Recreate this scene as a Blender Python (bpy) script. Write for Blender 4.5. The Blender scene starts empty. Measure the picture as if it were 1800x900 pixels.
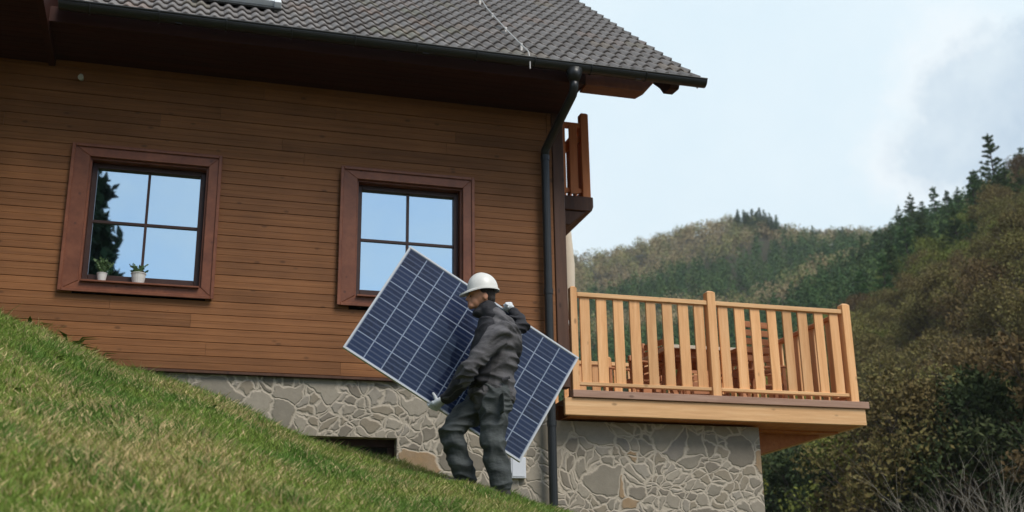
import bpy, bmesh, math, random
import numpy as np
from mathutils import Vector, Matrix, noise
random.seed(7); rng = np.random.default_rng(7)
R = math.radians; PI = math.pi
scene = bpy.context.scene; COL = scene.collection
D = 11.3                                   # camera stands 11.3 m in front of the long wall (wall face = plane y 0), eye level z = 0

# ------------------------------------------------------------------ helpers
def tag(o, label=None, cat=None, group=None, kind=None):
    if label: o['label'] = label
    if cat: o['category'] = cat
    if group: o['group'] = group
    if kind: o['kind'] = kind
    return o
def empty(name, loc, label, cat, group=None, parent=None):
    o = bpy.data.objects.new(name, None); COL.objects.link(o); o.location = loc
    o.empty_display_size = .2
    if parent: o.parent = parent
    return tag(o, label, cat, group)
def link(name, me, mat, parent=None, loc=None, bevel=0, smooth=False):
    o = bpy.data.objects.new(name, me); COL.objects.link(o)
    if mat: me.materials.append(mat)
    if parent:
        o.parent = parent
        if loc is None:
            o.location = -parent_world(parent)      # geometry is given in world coordinates
    if loc is not None: o.location = loc
    if smooth: me.polygons.foreach_set('use_smooth', [True]*len(me.polygons))
    if bevel:
        b = o.modifiers.new('bevel', 'BEVEL'); b.width = bevel; b.segments = 1; b.limit_method = 'ANGLE'
    return o
def parent_world(p):
    v = Vector((0, 0, 0))
    while p is not None: v += Vector(p.location); p = p.parent
    return v
class MB:
    def __init__(s): s.v = []; s.f = []; s.a = []; s.cur = .5
    def add(s, vs, fs):
        b = len(s.v); s.v += [tuple(v) for v in vs]
        for f in fs: s.f.append(tuple(b+i for i in f)); s.a.append(s.cur)
        return s
    def box(s, x0, x1, y0, y1, z0, z1):
        return s.add([(x0,y0,z0),(x1,y0,z0),(x1,y1,z0),(x0,y1,z0),(x0,y0,z1),(x1,y0,z1),(x1,y1,z1),(x0,y1,z1)],
              [(0,3,2,1),(4,5,6,7),(0,1,5,4),(1,2,6,5),(2,3,7,6),(3,0,4,7)])
    def beam(s, a, b, w, h, up=(0,0,1)):
        a = Vector(a); b = Vector(b); d = (b-a).normalized(); u = Vector(up)
        if abs(d.dot(u)) > .98: u = Vector((0,1,0))
        x = d.cross(u).normalized(); y = x.cross(d).normalized()
        vs = [p + x*sx*w/2 + y*sy*h/2 for p in (a, b) for sx, sy in ((-1,-1),(1,-1),(1,1),(-1,1))]
        return s.add(vs, [(0,1,2,3),(7,6,5,4),(0,4,5,1),(1,5,6,2),(2,6,7,3),(3,7,4,0)])
    def prism(s, pts, axis, c0, c1):       # polygon in the plane across the axis
        n = len(pts)
        def P(u, v, c): return (c,u,v) if axis=='x' else ((u,c,v) if axis=='y' else (u,v,c))
        vs = [P(u,v,c0) for u,v in pts]+[P(u,v,c1) for u,v in pts]
        return s.add(vs, [tuple(range(n))[::-1], tuple(range(n,2*n))]+[(i,(i+1)%n,n+(i+1)%n,n+i) for i in range(n)])
    def tube(s, pts, rad, n=10, up=(0,0,1), caps=True, open_profile=None):
        pts = [Vector(p) for p in pts]; N = len(pts); rings = []
        if not hasattr(rad, '__len__'): rad = [rad]*N
        x = None
        for i, p in enumerate(pts):
            d = (pts[min(i+1,N-1)]-pts[max(i-1,0)]).normalized()
            u = Vector(up)
            if x is None:
                if abs(d.dot(u)) > .9: u = Vector((0,1,0)) if abs(d.y) < .9 else Vector((1,0,0))
                x = d.cross(u).normalized()
            else: x = (x - d*x.dot(d)).normalized()
            y = x.cross(d).normalized(); r = rad[i]
            rx, ry = r if hasattr(r, '__len__') else (r, r)
            rings.append([p + x*math.cos(2*PI*k/n)*rx + y*math.sin(2*PI*k/n)*ry for k in range(n)])
        vs = [v for r_ in rings for v in r_]; fs = []
        for i in range(N-1):
            for k in range(n): fs.append((i*n+k, i*n+(k+1)%n, (i+1)*n+(k+1)%n, (i+1)*n+k))
        if caps:
            fs.append(tuple(range(n))[::-1]); fs.append(tuple((N-1)*n+k for k in range(n)))
        return s.add(vs, fs)
    def mesh(s, name):
        me = bpy.data.meshes.new(name); me.from_pydata(s.v, [], s.f)
        at = me.attributes.new('rnd', 'FLOAT', 'FACE'); at.data.foreach_set('value', s.a)
        me.update(); return me
    def build(s, name, mat, parent=None, bevel=0, smooth=False, loc=None):
        return link(name, s.mesh(name), mat, parent, loc, bevel, smooth)

# ------------------------------------------------------------------ materials
class NT:
    def __init__(s, name):
        s.m = bpy.data.materials.new(name); s.m.use_nodes = True; s.t = s.m.node_tree; s.t.nodes.clear()
        s.out = s.n('ShaderNodeOutputMaterial'); s.b = s.n('ShaderNodeBsdfPrincipled'); s.l(s.b.outputs[0], s.out.inputs[0])
    def n(s, t, **k):
        x = s.t.nodes.new(t)
        for a, v in k.items(): setattr(x, a, v)
        return x
    def l(s, a, b): s.t.links.new(a, b)
    def put(s, sock, v):
        if isinstance(v, bpy.types.NodeSocket): s.l(v, sock)
        else: sock.default_value = v
    def coord(s, kind='Object'): return s.n('ShaderNodeTexCoord').outputs[kind]
    def mapping(s, v, scale=(1,1,1), loc=(0,0,0), rot=(0,0,0)):
        m = s.n('ShaderNodeMapping'); s.l(v, m.inputs[0]); m.inputs['Scale'].default_value = scale
        m.inputs['Location'].default_value = loc; m.inputs['Rotation'].default_value = rot; return m.outputs[0]
    def noise(s, v, scale, detail=4, rough=.55, out='Fac'):
        x = s.n('ShaderNodeTexNoise'); s.l(v, x.inputs['Vector']); x.inputs['Scale'].default_value = scale
        x.inputs['Detail'].default_value = detail; x.inputs['Roughness'].default_value = rough; return x.outputs[out]
    def math(s, op, a, b=0.0, c=None, clamp=False):
        x = s.n('ShaderNodeMath', operation=op, use_clamp=clamp); s.put(x.inputs[0], a); s.put(x.inputs[1], b)
        if c is not None: s.put(x.inputs[2], c)
        return x.outputs[0]
    def ramp(s, f, stops, interp='LINEAR'):
        x = s.n('ShaderNodeValToRGB'); s.l(f, x.inputs[0]); cr = x.color_ramp; cr.interpolation = interp
        while len(cr.elements) < len(stops): cr.elements.new(.5)
        for e, (p, c) in zip(cr.elements, stops): e.position = p; e.color = (*c, 1) if len(c) == 3 else c
        return x.outputs[0]
    def mix(s, f, a, b, mode='MIX'):
        x = s.n('ShaderNodeMix', data_type='RGBA', blend_type=mode); s.put(x.inputs[0], f)
        for i, v in ((6, a), (7, b)):
            if isinstance(v, tuple) and len(v) == 3: v = (*v, 1)
            s.put(x.inputs[i], v)
        return x.outputs[2]
    def attr(s, name, out='Fac'):
        x = s.n('ShaderNodeAttribute'); x.attribute_name = name; return x.outputs[out]
    def bump(s, h, strength=.3, dist=.01):
        x = s.n('ShaderNodeBump'); s.l(h, x.inputs['Height']); x.inputs['Strength'].default_value = strength
        x.inputs['Distance'].default_value = dist; s.l(x.outputs[0], s.b.inputs['Normal'])
    def base(s, c, rough=.6, spec=.5, metal=0):
        if isinstance(c, tuple): c = (*c[:3], 1)
        s.put(s.b.inputs['Base Color'], c); s.put(s.b.inputs['Roughness'], rough)
        s.b.inputs['Specular IOR Level'].default_value = spec; s.b.inputs['Metallic'].default_value = metal
        return s.m

def wood_mat(name, c_dark, c_mid, c_light, grain=(1.2, 14, 30), rough=.55, spec=.35, streak=.5, var=.25, bump=.25, knots=.6):
    """long grain along the axis with the smallest scale; per-face 'rnd' shifts tone and grain"""
    t = NT(name); co = t.coord(); rnd = t.attr('rnd')
    sh = t.n('ShaderNodeCombineXYZ'); t.l(t.math('MULTIPLY', rnd, 37.0), sh.inputs[0]); t.l(t.math('MULTIPLY', rnd, 11.0), sh.inputs[2])
    va = t.n('ShaderNodeVectorMath', operation='ADD'); t.l(co, va.inputs[0]); t.l(sh.outputs[0], va.inputs[1])
    m = t.mapping(va.outputs[0], grain)
    a = t.noise(m, 1.0, 6, .65); b = t.noise(t.mapping(va.outputs[0], tuple(g*3.3 for g in grain)), 1.0, 3, .6)
    f = t.math('ADD', t.math('MULTIPLY', a, .7), t.math('MULTIPLY', b, .3))
    c = t.ramp(f, [(.30, c_dark), (.5, c_mid), (.70, c_light)])
    kv = t.n('ShaderNodeTexVoronoi'); kx = t.mapping(va.outputs[0], tuple(3.4 if g < 5 else 7.0 for g in grain)); t.l(kx, kv.inputs['Vector']); kv.inputs['Scale'].default_value = 1.0
    kn = t.math('MULTIPLY', t.ramp(kv.outputs['Distance'], [(.06,(1,1,1)),(.13,(0,0,0))]), knots)
    c = t.mix(kn, c, tuple(.38*x for x in c_dark))
    blot = t.noise(t.mapping(co, (.9, .9, .9)), 1.3, 4, .6)
    g = t.math('ADD', t.math('MULTIPLY', t.math('SUBTRACT', rnd, .5), var), t.math('MULTIPLY', t.math('SUBTRACT', blot, .5), streak))
    val = t.math('ADD', g, 1.0)
    hsv = t.n('ShaderNodeHueSaturation'); t.l(c, hsv.inputs['Color']); t.l(val, hsv.inputs['Value'])
    t.base(hsv.outputs[0], t.math('ADD', t.math('MULTIPLY', b, .25), rough-.12), spec); t.bump(f, bump, .006)
    return t.m
M = {}
M['cladding'] = wood_mat('brown stained boards', (.148,.058,.019), (.215,.088,.031), (.285,.124,.046), (.9, 16, 34), .6, .25, .75, .36, .35)
M['casing'] = wood_mat('red brown trim', (.11,.031,.012), (.17,.052,.021), (.23,.078,.034), (6, 14, 6), .45, .4, .4, .2, .2)
M['frame'] = wood_mat('dark window frame', (.030,.012,.008), (.045,.018,.012), (.060,.026,.017), (8, 10, 8), .4, .4, .2, .1, .1)
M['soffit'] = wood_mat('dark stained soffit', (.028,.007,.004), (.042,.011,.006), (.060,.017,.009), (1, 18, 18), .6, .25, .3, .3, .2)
M['post'] = wood_mat('dark corner timber', (.055,.025,.014), (.085,.038,.021), (.12,.056,.032), (14, 14, 1.2), .55, .3, .3, .2, .2)
M['larch_v'] = wood_mat('fresh larch upright', (.58,.27,.10), (.76,.40,.17), (.86,.52,.26), (16, 16, 1.0), .5, .35, .2, .38, .2)
M['larch_h'] = wood_mat('fresh larch lengthwise', (.58,.31,.13), (.74,.43,.20), (.85,.56,.30), (.9, 14, 18), .5, .35, .2, .25, .2)
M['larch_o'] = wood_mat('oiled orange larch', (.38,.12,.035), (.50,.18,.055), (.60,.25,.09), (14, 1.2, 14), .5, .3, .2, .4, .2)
M['balc'] = wood_mat('oiled balcony wood', (.46,.13,.035), (.60,.19,.055), (.70,.26,.09), (16, 16, 1.0), .5, .35, .2, .3, .2)
M['decking'] = wood_mat('weathered deck boards', (.30,.17,.115), (.40,.245,.175), (.50,.33,.25), (1.2, 16, 16), .65, .25, .3, .3, .2)
M['table'] = wood_mat('red brown garden wood', (.30,.115,.05), (.46,.20,.09), (.58,.28,.14), (1.5, 12, 12), .5, .35, .2, .3, .2)

def simple(name, c, rough=.6, spec=.5, metal=0, nscale=0, namp=.2, bump=0):
    t = NT(name)
    if nscale:
        f = t.noise(t.coord(), nscale, 5, .6)
        c = t.mix(f, tuple(x*(1-namp) for x in c), tuple(x*(1+namp) for x in c))
        t.base(c, rough, spec, metal)
        if bump: t.bump(f, bump, .01)
        return t.m
    return t.base(c, rough, spec, metal)
M['gutter'] = simple('dark coated gutter metal', (.022,.024,.024), .38, .5, .2, 6, .3)
M['white_frame'] = simple('white window metal', (.72,.74,.74), .4, .5, 0, 9, .06)
M['alu'] = simple('anodised panel frame', (.62,.63,.64), .38, .5, .35, 14, .06)
M['wire'] = simple('galvanised wire', (.42,.41,.39), .5, .5, .3)
M['helmet'] = simple('white helmet shell', (.74,.73,.68), .38, .5, 0, 20, .05)
M['glove'] = simple('pale work glove', (.66,.69,.70), .8, .3, 0, 60, .25, .3)
M['skin'] = simple('weathered skin', (.52,.25,.15), .55, .4, 0, 40, .15, .1)
M['hair'] = simple('dark short hair', (.03,.022,.018), .7, .3, 0, 90, .5, .4)
M['eye'] = simple('eye', (.03,.025,.02), .2, .5)
M['boot'] = simple('dark leather boot', (.035,.030,.028), .6, .4, 0, 30, .4, .3)
M['pot'] = simple('white enamel pot', (.66,.64,.60), .5, .5, 0, 30, .12, .1)
M['plantg'] = simple('pot plant leaf', (.06,.11,.035), .6, .4, 0, 20, .5)
M['cream'] = simple('cream canvas', (.66,.58,.46), .85, .2, 0, 14, .12, .2)
M['plastic'] = simple('white plastic box', (.66,.68,.72), .45, .5, 0, 8, .05)
M['plaster'] = simple('cream plaster', (.55,.50,.42), .85, .2, 0, 5, .15, .2)
M['backing'] = simple('dark gap', (.012,.007,.005), .9, .1)
M['inside'] = simple('room dark', (.03,.028,.026), .9, .1)
def fabric(name, c, c2, sc=5):
    t = NT(name); co = t.coord()
    w = t.noise(t.mapping(co, (1,1,2.4)), sc, 5, .6); fine = t.noise(co, 140, 2, .5)
    t.base(t.mix(t.ramp(w, [(.35,(0,0,0)),(.65,(1,1,1))]), c, c2), .82, .25)
    t.bump(t.math('ADD', t.math('MULTIPLY', w, 1.0), t.math('MULTIPLY', fine, .12)), .5, .03); return t.m
M['jacket'] = fabric('charcoal jacket cloth', (.052,.050,.052), (.130,.125,.129))
M['jacket_dark'] = fabric('black jacket panel', (.020,.020,.023), (.045,.045,.050))
M['trousers'] = fabric('dark grey trouser cloth', (.040,.046,.045), (.090,.099,.097))

def glass_mat(name, tint):                # coated glazing: mirrors the sky it faces
    t = NT(name); co = t.coord(); w = t.noise(t.mapping(co, (1,1,.5)), 1.3, 2, .5)
    t.base(tint, .015, .5, 1.0); t.bump(w, .05, .02); return t.m
M['glass'] = glass_mat('coated mirror glazing', (.66,.84,.92))
M['skyglass'] = glass_mat('roof window glazing', (.70,.72,.74))

def roof_mat():
    t = NT('grey brown concrete tiles'); rnd = t.attr('rnd'); co = t.coord()
    n = t.noise(co, 3.0, 5, .65); f = t.noise(co, 60, 3, .6)
    c = t.ramp(rnd, [(0,(.12,.105,.097)),(.35,(.16,.142,.132)),(.62,(.185,.168,.157)),(.86,(.215,.196,.184)),(.93,(.22,.155,.122)),(1,(.18,.172,.125))])
    c = t.mix(t.math('MULTIPLY', t.math('SUBTRACT', n, .35, None, True), 1.1), c, (.085,.08,.07))
    c = t.mix(t.math('MULTIPLY', f, .35), c, (.26,.24,.22))
    t.base(c, .62, .4); t.bump(f, .25, .006); return t.m
M['tiles'] = roof_mat()

def stone_mat(name, seed, warm=.06):
    t = NT(name); co = t.coord('Object')
    sp = t.n('ShaderNodeSeparateXYZ'); t.l(co, sp.inputs[0])
    cb = t.n('ShaderNodeCombineXYZ'); t.l(t.math('ADD', sp.outputs[0], sp.outputs[1]), cb.inputs[0]); t.l(sp.outputs[2], cb.inputs[1]); cb.inputs[2].default_value = seed
    def warp(v, sc, amt):
        nz = t.noise(v, sc, 3, .5, 'Color')
        sub = t.n('ShaderNodeVectorMath', operation='SUBTRACT'); t.l(nz, sub.inputs[0]); sub.inputs[1].default_value = (.5,.5,.5)
        sc_ = t.n('ShaderNodeVectorMath', operation='SCALE'); t.l(sub.outputs[0], sc_.inputs[0]); sc_.inputs['Scale'].default_value = amt
        ad = t.n('ShaderNodeVectorMath', operation='ADD'); t.l(v, ad.inputs[0]); t.l(sc_.outputs[0], ad.inputs[1]); return ad.outputs[0]
    v = warp(warp(warp(cb.outputs[0], 1.3, .5), 4.2, .16), 11, .045)
    v = t.mapping(v, (1, 1.15, 0), (seed*3.1, seed*1.7, 0), (0,0,.35))
    def vor(vv, scale, feat):
        x = t.n('ShaderNodeTexVoronoi', voronoi_dimensions='2D', feature=feat); t.l(vv, x.inputs['Vector']); x.inputs['Scale'].default_value = scale; return x
    vo1, vc1 = vor(v, 3.5, 'DISTANCE_TO_EDGE'), vor(v, 3.5, 'F1'); vo2, vc2 = vor(v, 7.3, 'DISTANCE_TO_EDGE'), vor(v, 7.3, 'F1')
    s1 = t.n('ShaderNodeSeparateColor'); t.l(vc1.outputs['Color'], s1.inputs[0])
    split = t.math('GREATER_THAN', s1.outputs[2], .45)
    ed1 = t.math('DIVIDE', vo1.outputs['Distance'], 3.5/4.3); ed2 = t.math('DIVIDE', vo2.outputs['Distance'], 7.3/4.3)
    ed2 = t.math('ADD', ed2, t.math('MULTIPLY', t.math('SUBTRACT', 1.0, split), 9.0))
    edge = t.math('MINIMUM', ed1, ed2)
    colr = t.mix(split, vc1.outputs['Color'], vc2.outputs['Color'])
    sc = t.n('ShaderNodeSeparateColor'); t.l(colr, sc.inputs[0])
    rough_n = t.noise(cb.outputs[0], 22, 4, .65); big = t.noise(cb.outputs[0], 6, 4, .6)
    edge2 = t.math('ADD', edge, t.math('MULTIPLY', t.math('SUBTRACT', rough_n, .5), .05))
    mask = t.ramp(edge2, [(.022,(0,0,0)),(.085,(1,1,1))])
    stone = t.ramp(sc.outputs[0], [(0,(.21,.18,.14)),(.2,(.35,.305,.24)),(.4,(.26,.23,.18)),(.55,(.41,.36,.285)),(.7,(.30,.25,.18)),(.82,(.36,.32,.265)),(1-warm-.04,(.24,.215,.185)),(1-warm,(.38,.24,.12))], 'CONSTANT')
    stone = t.mix(t.ramp(big, [(.35,(0,0,0)),(.7,(1,1,1))]), stone, t.mix(.3, stone, (.42,.375,.30)))
    stone = t.mix(t.math('MULTIPLY', rough_n, .6), stone, (.17,.15,.12))
    mort = t.mix(rough_n, (.40,.345,.27), (.53,.465,.37))
    t.base(t.mix(mask, mort, stone), .85, .25)
    h = t.math('ADD', t.math('MULTIPLY', mask, .75), t.math('ADD', t.math('MULTIPLY', rough_n, .22), t.math('MULTIPLY', sc.outputs[1], .35)))
    t.bump(h, .6, .025); return t.m
M['stone'] = stone_mat('crazy paved stone facing', 1.0, .02)
M['stone2'] = stone_mat('crazy paved terrace stone', 5.3, .07)

def panel_mat():
    t = NT('blue silicon cells under glass'); sp = t.n('ShaderNodeSeparateXYZ'); t.l(t.coord(), sp.inputs[0])
    L, W = 1.70, 1.02
    u = t.math('MULTIPLY', t.math('ADD', sp.outputs[0], L/2), 10/L); v = t.math('MULTIPLY', t.math('ADD', sp.outputs[1], W/2), 6/W)
    def line(x, hw):
        fr = t.math('FRACT', x); d = t.math('MINIMUM', fr, t.math('SUBTRACT', 1.0, fr)); return t.math('LESS_THAN', d, hw)
    gaps = t.math('MAXIMUM', line(u, .028), line(v, .022))
    bus = line(t.math('MULTIPLY', v, 4.0), .14)
    cid = t.n('ShaderNodeCombineXYZ'); t.l(t.math('FLOOR', u), cid.inputs[0]); t.l(t.math('FLOOR', v), cid.inputs[1])
    wn = t.n('ShaderNodeTexWhiteNoise', noise_dimensions='2D'); t.l(cid.outputs[0], wn.inputs['Vector'])
    vr = t.n('ShaderNodeTexVoronoi'); t.l(t.coord(), vr.inputs['Vector']); vr.inputs['Scale'].default_value = 60
    sv = t.n('ShaderNodeSeparateColor'); t.l(vr.outputs['Color'], sv.inputs[0])
    cell = t.mix(wn.outputs['Value'], (.002,.007,.030), (.004,.016,.062))
    cell = t.mix(t.math('MULTIPLY', sv.outputs[0], .5), cell, (.008,.026,.09))
    c = t.mix(bus, cell, (.058,.075,.13)); c = t.mix(gaps, c, (.27,.32,.42))
    t.base(c, .5, .2); t.b.inputs['Coat Weight'].default_value = .6; t.b.inputs['Coat Roughness'].default_value = .04; return t.m
M['cells'] = panel_mat()

def foliage(name, cols, rough=.7):
    t = NT(name); rnd = t.attr('rnd'); n = len(cols)
    oi = t.n('ShaderNodeObjectInfo')
    c = t.ramp(rnd, [(i/(n-1), col) for i, col in enumerate(cols)])
    hs = t.n('ShaderNodeHueSaturation'); t.l(c, hs.inputs['Color'])
    t.l(t.math('ADD', t.math('MULTIPLY', oi.outputs['Random'], .4), .82), hs.inputs['Value'])
    t.l(t.math('ADD', t.math('MULTIPLY', oi.outputs['Random'], .035), .482), hs.inputs['Hue'])
    t.base(hs.outputs[0], .9, .05); t.b.inputs['Subsurface Weight'].default_value = 0
    return t.m
M['fol_brown'] = foliage('brown budding twigs', [(.145,.118,.048),(.18,.15,.056),(.215,.178,.066),(.19,.182,.058),(.255,.215,.085)])
M['fol_rust'] = foliage('russet old leaves', [(.135,.098,.045),(.17,.122,.052),(.19,.142,.06),(.17,.14,.055)])
M['fol_olive'] = foliage('olive spring leaves', [(.125,.145,.036),(.16,.18,.042),(.20,.22,.052),(.17,.165,.05)])
M['fol_yellow'] = foliage('yellow green leaves', [(.20,.21,.040),(.25,.255,.048),(.31,.30,.062),(.25,.235,.056)])
M['fol_pine'] = foliage('dark pine needles', [(.048,.092,.034),(.070,.125,.042),(.10,.165,.052),(.13,.19,.06)])
M['fol_dark'] = foliage('dark evergreen leaves', [(.035,.052,.022),(.050,.070,.028),(.070,.090,.036),(.085,.085,.042)])
M['fol_spruce'] = foliage('deep green spruce needles', [(.012,.022,.012),(.020,.036,.018),(.030,.05,.022)])
M['bark'] = simple('grey brown bark', (.085,.068,.052), .9, .2, 0, 12, .4, .4)
M['twig'] = simple('pale bare twig bark', (.27,.245,.20), .8, .3, 0, 12, .3, .3)

def grass_mat():
    t = NT('grass blades'); c = t.attr('Col', 'Color')
    t.base(c, .6, .25); t.b.inputs['Subsurface Weight'].default_value = 0
    tr = t.n('ShaderNodeBsdfTranslucent'); t.l(c, tr.inputs[0]); mx = t.n('ShaderNodeMixShader'); mx.inputs[0].default_value = .3
    t.l(t.b.outputs[0], mx.inputs[1]); t.l(tr.outputs[0], mx.inputs[2]); t.l(mx.outputs[0], t.out.inputs[0]); return t.m
M['grass'] = grass_mat()
def ground_mat():
    t = NT('soil turf and woodland floor'); co = t.coord()
    n = t.noise(co, .9, 6, .6); f = t.noise(co, 14, 5, .65); big = t.noise(co, .03, 4, .55)
    lawn = t.mix(n, (.085,.105,.028), (.17,.145,.06)); lawn = t.mix(f, lawn, (.09,.075,.035))
    wood = t.mix(big, (.045,.040,.020), (.065,.065,.026)); wood = t.mix(f, wood, (.03,.026,.015))
    ln = t.n('ShaderNodeVectorMath', operation='LENGTH'); t.l(co, ln.inputs[0])
    t.base(t.mix(t.ramp(t.math('DIVIDE', ln.outputs['Value'], 60), [(.25,(0,0,0)),(.45,(1,1,1))]), lawn, wood), .95, .15)
    t.bump(f, .6, .05); return t.m
M['ground'] = ground_mat()

# ------------------------------------------------------------------ terrain
AZ = np.array([-180,-150,-100,-60,-30,10,20,28,33,37,42,50,60,80,110,150,180.])
RR = np.array([12,20,40,60,100,160,250,450,520,700,3500.])
TT = np.array([[.00]*11, [.00]*11, [.00]*11,
 [.03,.02,.02,.03,.06,.08,.10,.10,.10,.06,.00], [.03,.02,.02,.04,.08,.12,.16,.18,.17,.12,.02],
 [.0,-.03,.02,.06,.12,.18,.23,.290,.29,.23,.03],
 [.0,-.03,.01,.05,.11,.17,.225,.304,.298,.23,.03],
 [.0,-.04,.00,.06,.13,.185,.235,.334,.328,.25,.03],
 [.0,-.04,.02,.085,.165,.225,.275,.312,.308,.25,.03],
 [.0,-.03,.04,.12,.21,.275,.305,.300,.295,.24,.03],
 [.0,-.02,.07,.17,.265,.322,.330,.310,.30,.24,.03],
 [.0,-.01,.09,.20,.29,.34,.34,.32,.30,.25,.03],
 [.0,.0,.07,.16,.24,.29,.30,.29,.27,.22,.03],
 [.0,.0,.02,.06,.10,.13,.15,.15,.14,.10,.02],
 [.00]*11, [.00]*11, [.00]*11])
ZW = np.array([(-9,4.6),(-6,3.9),(-3,3.18),(-1.58,2.73),(-1.07,2.57),(-.5,2.30),(.08,2.17),(.51,1.97),(1.3,1.64),(2.15,1.44),(2.51,1.34),(3.33,1.07),(3.72,.90),(3.86,.68),(4.1,.25),(5,-.5),(7,-.9),(12,-1.3),(20,-1.4)])
def ss(a, b, x): t = np.clip((x-a)/(b-a), 0, 1); return t*t*(3-2*t)
def vnoise(x, y, s, seed=0):
    return (np.sin(x*s*1.3+seed+1.7*np.sin(y*s*.9+seed))*np.cos(y*s*1.1-seed*2+1.3*np.sin(x*s*.7)))
def hgt(x, y):
    x = np.asarray(x, float); y = np.asarray(y, float)
    yy = y + D; r = np.hypot(x, yy); az = np.degrees(np.arctan2(x, yy))
    i = np.clip(np.searchsorted(AZ, az)-1, 0, len(AZ)-2); fa = np.clip((az-AZ[i])/(AZ[i+1]-AZ[i]), 0, 1); fa = fa*fa*(3-2*fa)
    lr = np.log(np.clip(r, 12, 3500)); LR = np.log(RR); j = np.clip(np.searchsorted(LR, lr)-1, 0, len(LR)-2); fr = np.clip((lr-LR[j])/(LR[j+1]-LR[j]), 0, 1)
    tt = (TT[i,j]*(1-fr)+TT[i,j+1]*fr)*(1-fa) + (TT[i+1,j]*(1-fr)+TT[i+1,j+1]*fr)*fa
    far = r*tt - 1.6*(1-ss(30,120,r)) + vnoise(x, y, .045, 2)*np.clip(r/60, 0, 1)*1.0
    zw = np.interp(x, ZW[:,0], ZW[:,1]) - .05
    t = np.clip(-y/D, 0, 1); s = t**1.35
    near = zw*(1-s) - 1.6*s + (.035*vnoise(x, y, 1.9, 1)+.018*vnoise(x, y, 4.7, 4))*np.clip(-y/1.2, 0, 1)
    w = ss(15, 32, r)
    return near*(1-w) + far*w
def build_ground():
    rings = np.concatenate([np.linspace(.3, 14, 90), np.geomspace(14.3, 3400, 110)]); nA = 540
    an = np.linspace(0, 2*PI, nA, endpoint=False)
    A, Rr = np.meshgrid(an, rings); X = Rr*np.sin(A); Y = Rr*np.cos(A)-D
    Z = hgt(X, Y); v = np.stack([X.ravel(), Y.ravel(), Z.ravel()], 1)
    v = np.vstack([v, [[0, -D, float(hgt(0, -D))]]]); c = len(v)-1
    nR = len(rings); f = []
    ii, kk = np.meshgrid(np.arange(nR-1), np.arange(nA), indexing='ij'); k2 = (kk+1) % nA
    f = np.stack([ii*nA+kk, (ii+1)*nA+kk, (ii+1)*nA+k2, ii*nA+k2], -1).reshape(-1, 4)[:, ::-1].tolist()
    f += [(c, k, (k+1) % nA)[::-1] for k in range(nA)]
    me = bpy.data.meshes.new('ground'); me.from_pydata(v.tolist(), [], f); me.update()
    tag(link('ground', me, M['ground'], smooth=True), kind='structure')
build_ground()

def numpy_mesh(name, verts, faces, ncorner):
    me = bpy.data.meshes.new(name); nv = len(verts); nf = len(faces)
    me.vertices.add(nv); me.vertices.foreach_set('co', verts.astype(np.float32).ravel())
    me.loops.add(nf*ncorner); me.loops.foreach_set('vertex_index', faces.astype(np.int32).ravel())
    me.polygons.add(nf); me.polygons.foreach_set('loop_start', np.arange(0, nf*ncorner, ncorner, dtype=np.int32))
    me.update(calc_edges=True); return me

# ------------------------------------------------------------------ lawn
def build_grass(N=330000):
    x = rng.uniform(-4.6, 4.35, N*2); y = -.03 - 8.3*rng.random(N*2)**.9
    az = np.degrees(np.arctan2(x, y+D)); ok = (az > -17) & (az < 24); x = x[ok][:N]; y = y[ok][:N]; N = len(x)
    z = hgt(x, y)
    p1 = vnoise(x, y, 1.1, 3)*.5+.5; p2 = vnoise(x, y, 2.9, 8)*.5+.5; p3 = vnoise(x, y, 7, 5)*.5+.5
    patch = .45*p1+.3*p2+.25*p3
    h = (.026+.05*rng.random(N))*(.55+.5*patch+.45*p3)
    edge = np.exp(-((-y)/.45)); h *= 1+2.2*edge*rng.random(N)**4        # longer against the wall where the mower misses
    w = .0035+.003*rng.random(N)
    a = rng.uniform(0, 2*PI, N); lean = h*(.25+.9*rng.random(N)); la = a + rng.normal(0, .8, N)
    dx, dy = np.cos(a)*w, np.sin(a)*w; lx, ly = np.cos(la)*lean, np.sin(la)*lean
    V = np.zeros((N, 5, 3))
    V[:,0] = np.stack([x-dx, y-dy, z-.01], 1); V[:,1] = np.stack([x+dx, y+dy, z-.01], 1)
    V[:,2] = np.stack([x+dx*.8+lx*.35, y+dy*.8+ly*.35, z+h*.6], 1); V[:,3] = np.stack([x-dx*.8+lx*.35, y-dy*.8+ly*.35, z+h*.6], 1)
    V[:,4] = np.stack([x+lx, y+ly, z+h], 1)
    b = np.arange(N)[:,None]*5
    F = np.concatenate([b+np.array([0,1,2]), b+np.array([0,2,3]), b+np.array([3,2,4])], 1).reshape(-1, 3)
    me = numpy_mesh('grass', V.reshape(-1,3), F, 3)
    green = np.array([.130,.190,.034]); lush = np.array([.070,.145,.024]); olive = np.array([.225,.200,.068]); straw = np.array([.42,.33,.17])
    k = np.clip(patch*1.6-.5 + rng.normal(0,.22,N), 0, 1)[:,None]
    c = green*(1-k)+olive*k; m = (np.clip((p2*.6+p3*.4-.48)*6, 0, 1)*.8)[:,None]; c = c*(1-m)+lush*m
    st = rng.random(N) < (.05+.36*np.clip(p1*1.4-.35+.5*(p3-.5), 0, 1)*np.clip((2.6-x)/2.2, .25, 1)); c[st] = straw
    c *= (1.25+1.0*rng.random(N))[:,None]
    col = np.ones((N,5,4)); col[:,:,:3] = c[:,None,:]
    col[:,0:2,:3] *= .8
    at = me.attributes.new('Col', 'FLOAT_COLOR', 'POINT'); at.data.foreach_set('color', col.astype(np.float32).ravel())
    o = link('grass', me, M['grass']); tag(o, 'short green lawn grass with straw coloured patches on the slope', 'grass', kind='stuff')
build_grass()

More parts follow.
